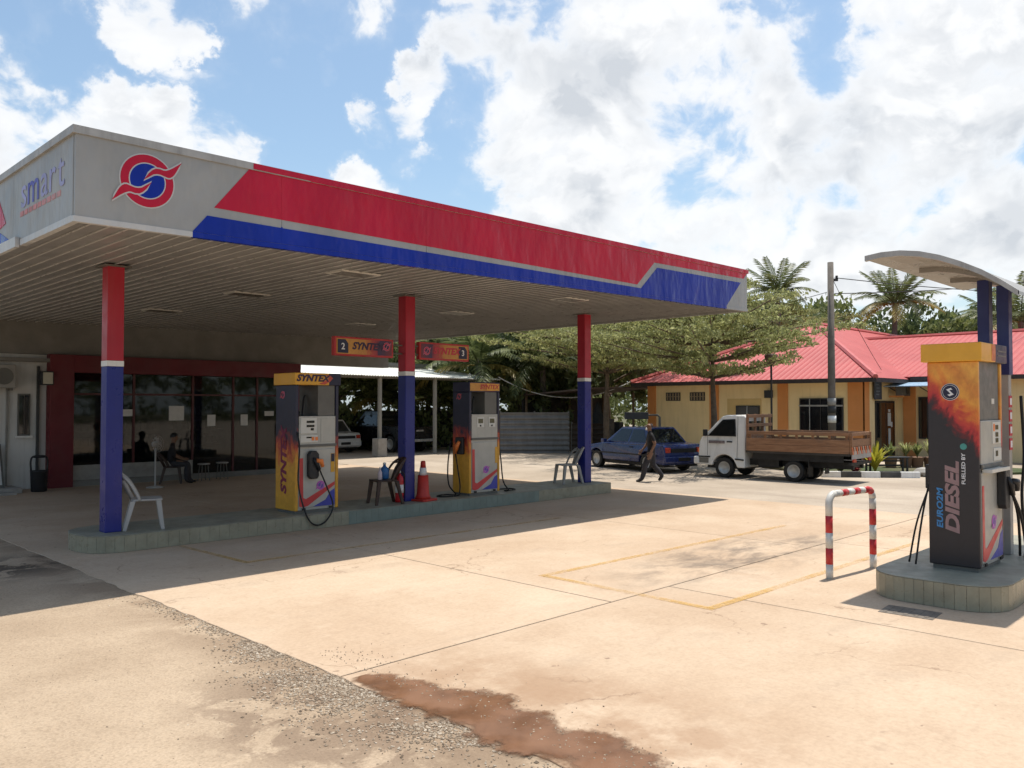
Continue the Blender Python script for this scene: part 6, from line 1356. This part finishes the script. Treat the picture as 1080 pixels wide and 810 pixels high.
# layered spreading tree in front of the red roof
random.seed(17)
x, y = 24.3, 14.55
t = thing('spreading_tree', 'flat layered light green tree spreading before the red roof', 'tree', (x, y, -.01))
mb = MB(); mb.tube(hose([(0, 0, 0), (.03, 0, 1.5), (-.02, .02, 3.0), (.02, 0, 5.6)]), [.135-.09*i/24 for i in range(25)], 10)
cm = MB()
toR = Vector((rt.x, rt.y, 0)); toF = Vector((fh.x, fh.y, 0))
for li, (z, r_, nb) in enumerate(((3.2, 3.3, 7), (3.75, 4.8, 11), (4.3, 5.1, 13), (4.85, 4.4, 12), (5.3, 3.3, 10), (5.75, 2.0, 8))):
    for k in range(nb):
        a_ = 6.283*(k+random.random()*.8)/nb; rr_ = r_*random.uniform(.62, 1.08)
        if math.cos(a_)*toR.x + math.sin(a_)*toR.y > .3 and li >= 3: rr_ *= .75
        if math.cos(a_)*toR.x + math.sin(a_)*toR.y < -.2: rr_ *= 1.15
        e = Vector((math.cos(a_)*rr_, math.sin(a_)*rr_, z+.10*rr_+random.uniform(-.1, .15))); pts = hose([(0, 0, z-.25), tuple(e*.5+Vector((0, 0, z-.02-e.z*.5+.05))), tuple(e)])
        mb.tube(pts, [.045-.036*i/(len(pts)-1) for i in range(len(pts))], 5)
        for q in range(int(15*rr_/4)+6):
            u = random.uniform(.22, 1.04); w_ = random.gauss(0, .34)*(1.15-u*.3); c = pts[min(len(pts)-1, int(u*(len(pts)-1)))]
            cc = (c[0]-math.sin(a_)*w_, c[1]+math.cos(a_)*w_, c[2]+random.uniform(-.02, .10)); clump(cm, cc, random.uniform(.18, .44), 36, .06, .30, .6)
mb.build('trunk', BARK, t, smooth=True); cm.build('crown', LY, t, recalc=False)
t2 = copy_tree(t); t2.location = (*at(640, 35), -.01); t2.rotation_euler = (0, 0, 2.2); t2.scale = (1.12, 1.12, 1.15); t2['label'] = 'layered light green tree just right of the rightmost column, behind the blue car'
t3 = copy_tree(t); t3.location = (*at(806, 49), -.01); t3.rotation_euler = (0, 0, 4.0); t3.scale = (1.2, 1.2, 1.35); t3['label'] = 'light green tree rising behind the red roof at the left coconut palm'
# palms
def frond_mesh(L, droop, mat, nl=34, lw=.045, ll=.75):
    mb = MB(); pts = []
    for i in range(nl+1):
        u = i/nl; pts.append(Vector((L*(u-.18*droop*u*u), 0, L*(.32*u - droop*.62*u**2.1))))
    mb.tube([tuple(p) for p in pts[::4]], [.035*(1-.8*k/len(pts[::4])) for k in range(len(pts[::4]))], 5)
    for i in range(4, nl+1):
        u = i/nl; p = pts[i]; tn = (pts[i]-pts[i-1]).normalized(); ln = ll*math.sin(math.pi*min(1, .12+u*.80))**.7*random.uniform(.8, 1.1)
        for s in (-1, 1):
            d = (Vector((0, s, 0))*.8 + tn*.55 + Vector((0, 0, -.25-.35*random.random()))).normalized(); e = p+d*ln; mid = p+d*ln*.5+Vector((0, 0, .03)); wv = tn*lw
            mb.add([p-wv*.5, mid-wv, e, mid+wv, p+wv*.5], [(0, 1, 3, 4), (1, 2, 3)])
    return mb.mesh('frond', mat, recalc=False)
FR = [frond_mesh(3.2, .35, LP), frond_mesh(3.4, .75, LP), frond_mesh(3.2, 1.1, LP)]; FRY = frond_mesh(3.2, .85, LPY)
def palm(label, px, d, zc, s=1.0, nf=20, dry=2, lean=.3, name='coconut_palm'):
    x, y = at(px, d); t = thing(name, label, 'palm', (x, y, -.1), random.random()*6.3, 'palms behind the station')
    pts = hose([(-lean, 0, 0), (-lean*.4, .05, zc*.5), (0, 0, zc)]); MB().tube(pts, [.22-.09*i/(len(pts)-1) for i in range(len(pts))], 9).build('trunk', BARKP, t, smooth=True)
    cr = MB().lathe([(.05, -.35), (.16, -.15), (.14, .1), (.05, .4)], 8).build('crown', BARKP, t, loc=(0, 0, zc))
    for k in range(nf):
        ring = k/nf; a_ = k*2.39996; el = R(72-88*ring + random.uniform(-8, 8)); me = FR[0] if ring < .35 else FR[1] if ring < .7 else FR[2]
        if k >= nf-dry: me = FRY
        o = put('frond', me, cr, (0, 0, .05*random.random()), (0, -el*.75, a_)); sc_ = s*random.uniform(.85, 1.1); o.scale = (sc_,)*3
    return t
random.seed(12)
palm('tall coconut palm just right of the canopy end', 821, 46, 8.3, .82, 22, 0)
palm('coconut palm with yellow lower fronds right of the utility pole', 945, 46, 7.7, .88, 24, 4)
palm('coconut palm at the right edge behind the diesel shelter', 1078, 45, 6.6, .95, 22, 2)
palm('palm partly hidden behind the diesel shelter posts', 1052, 52, 7.6, .9, 20, 1)
palm('short palm between the spreading tree and the left coconut palm', 862, 52, 6.0, .9, 20, 1)
palm('low feathery palm behind the right end of the shed roof', 505, 38.2, 3.9, 1.1, 22, 2)
palm('low palm arching above the grey sheet fence', 572, 38.5, 3.9, 1.15, 22, 1)
palm('young palm seen through the shed behind the cars', 400, 40, 2.2, .95, 18, 3)
palm('young palm seen through the shed next to the pickup', 462, 40.5, 2.4, .95, 18, 3)
palm('low palm left of the rightmost column top', 540, 44, 5.2, 1.1, 22, 1)
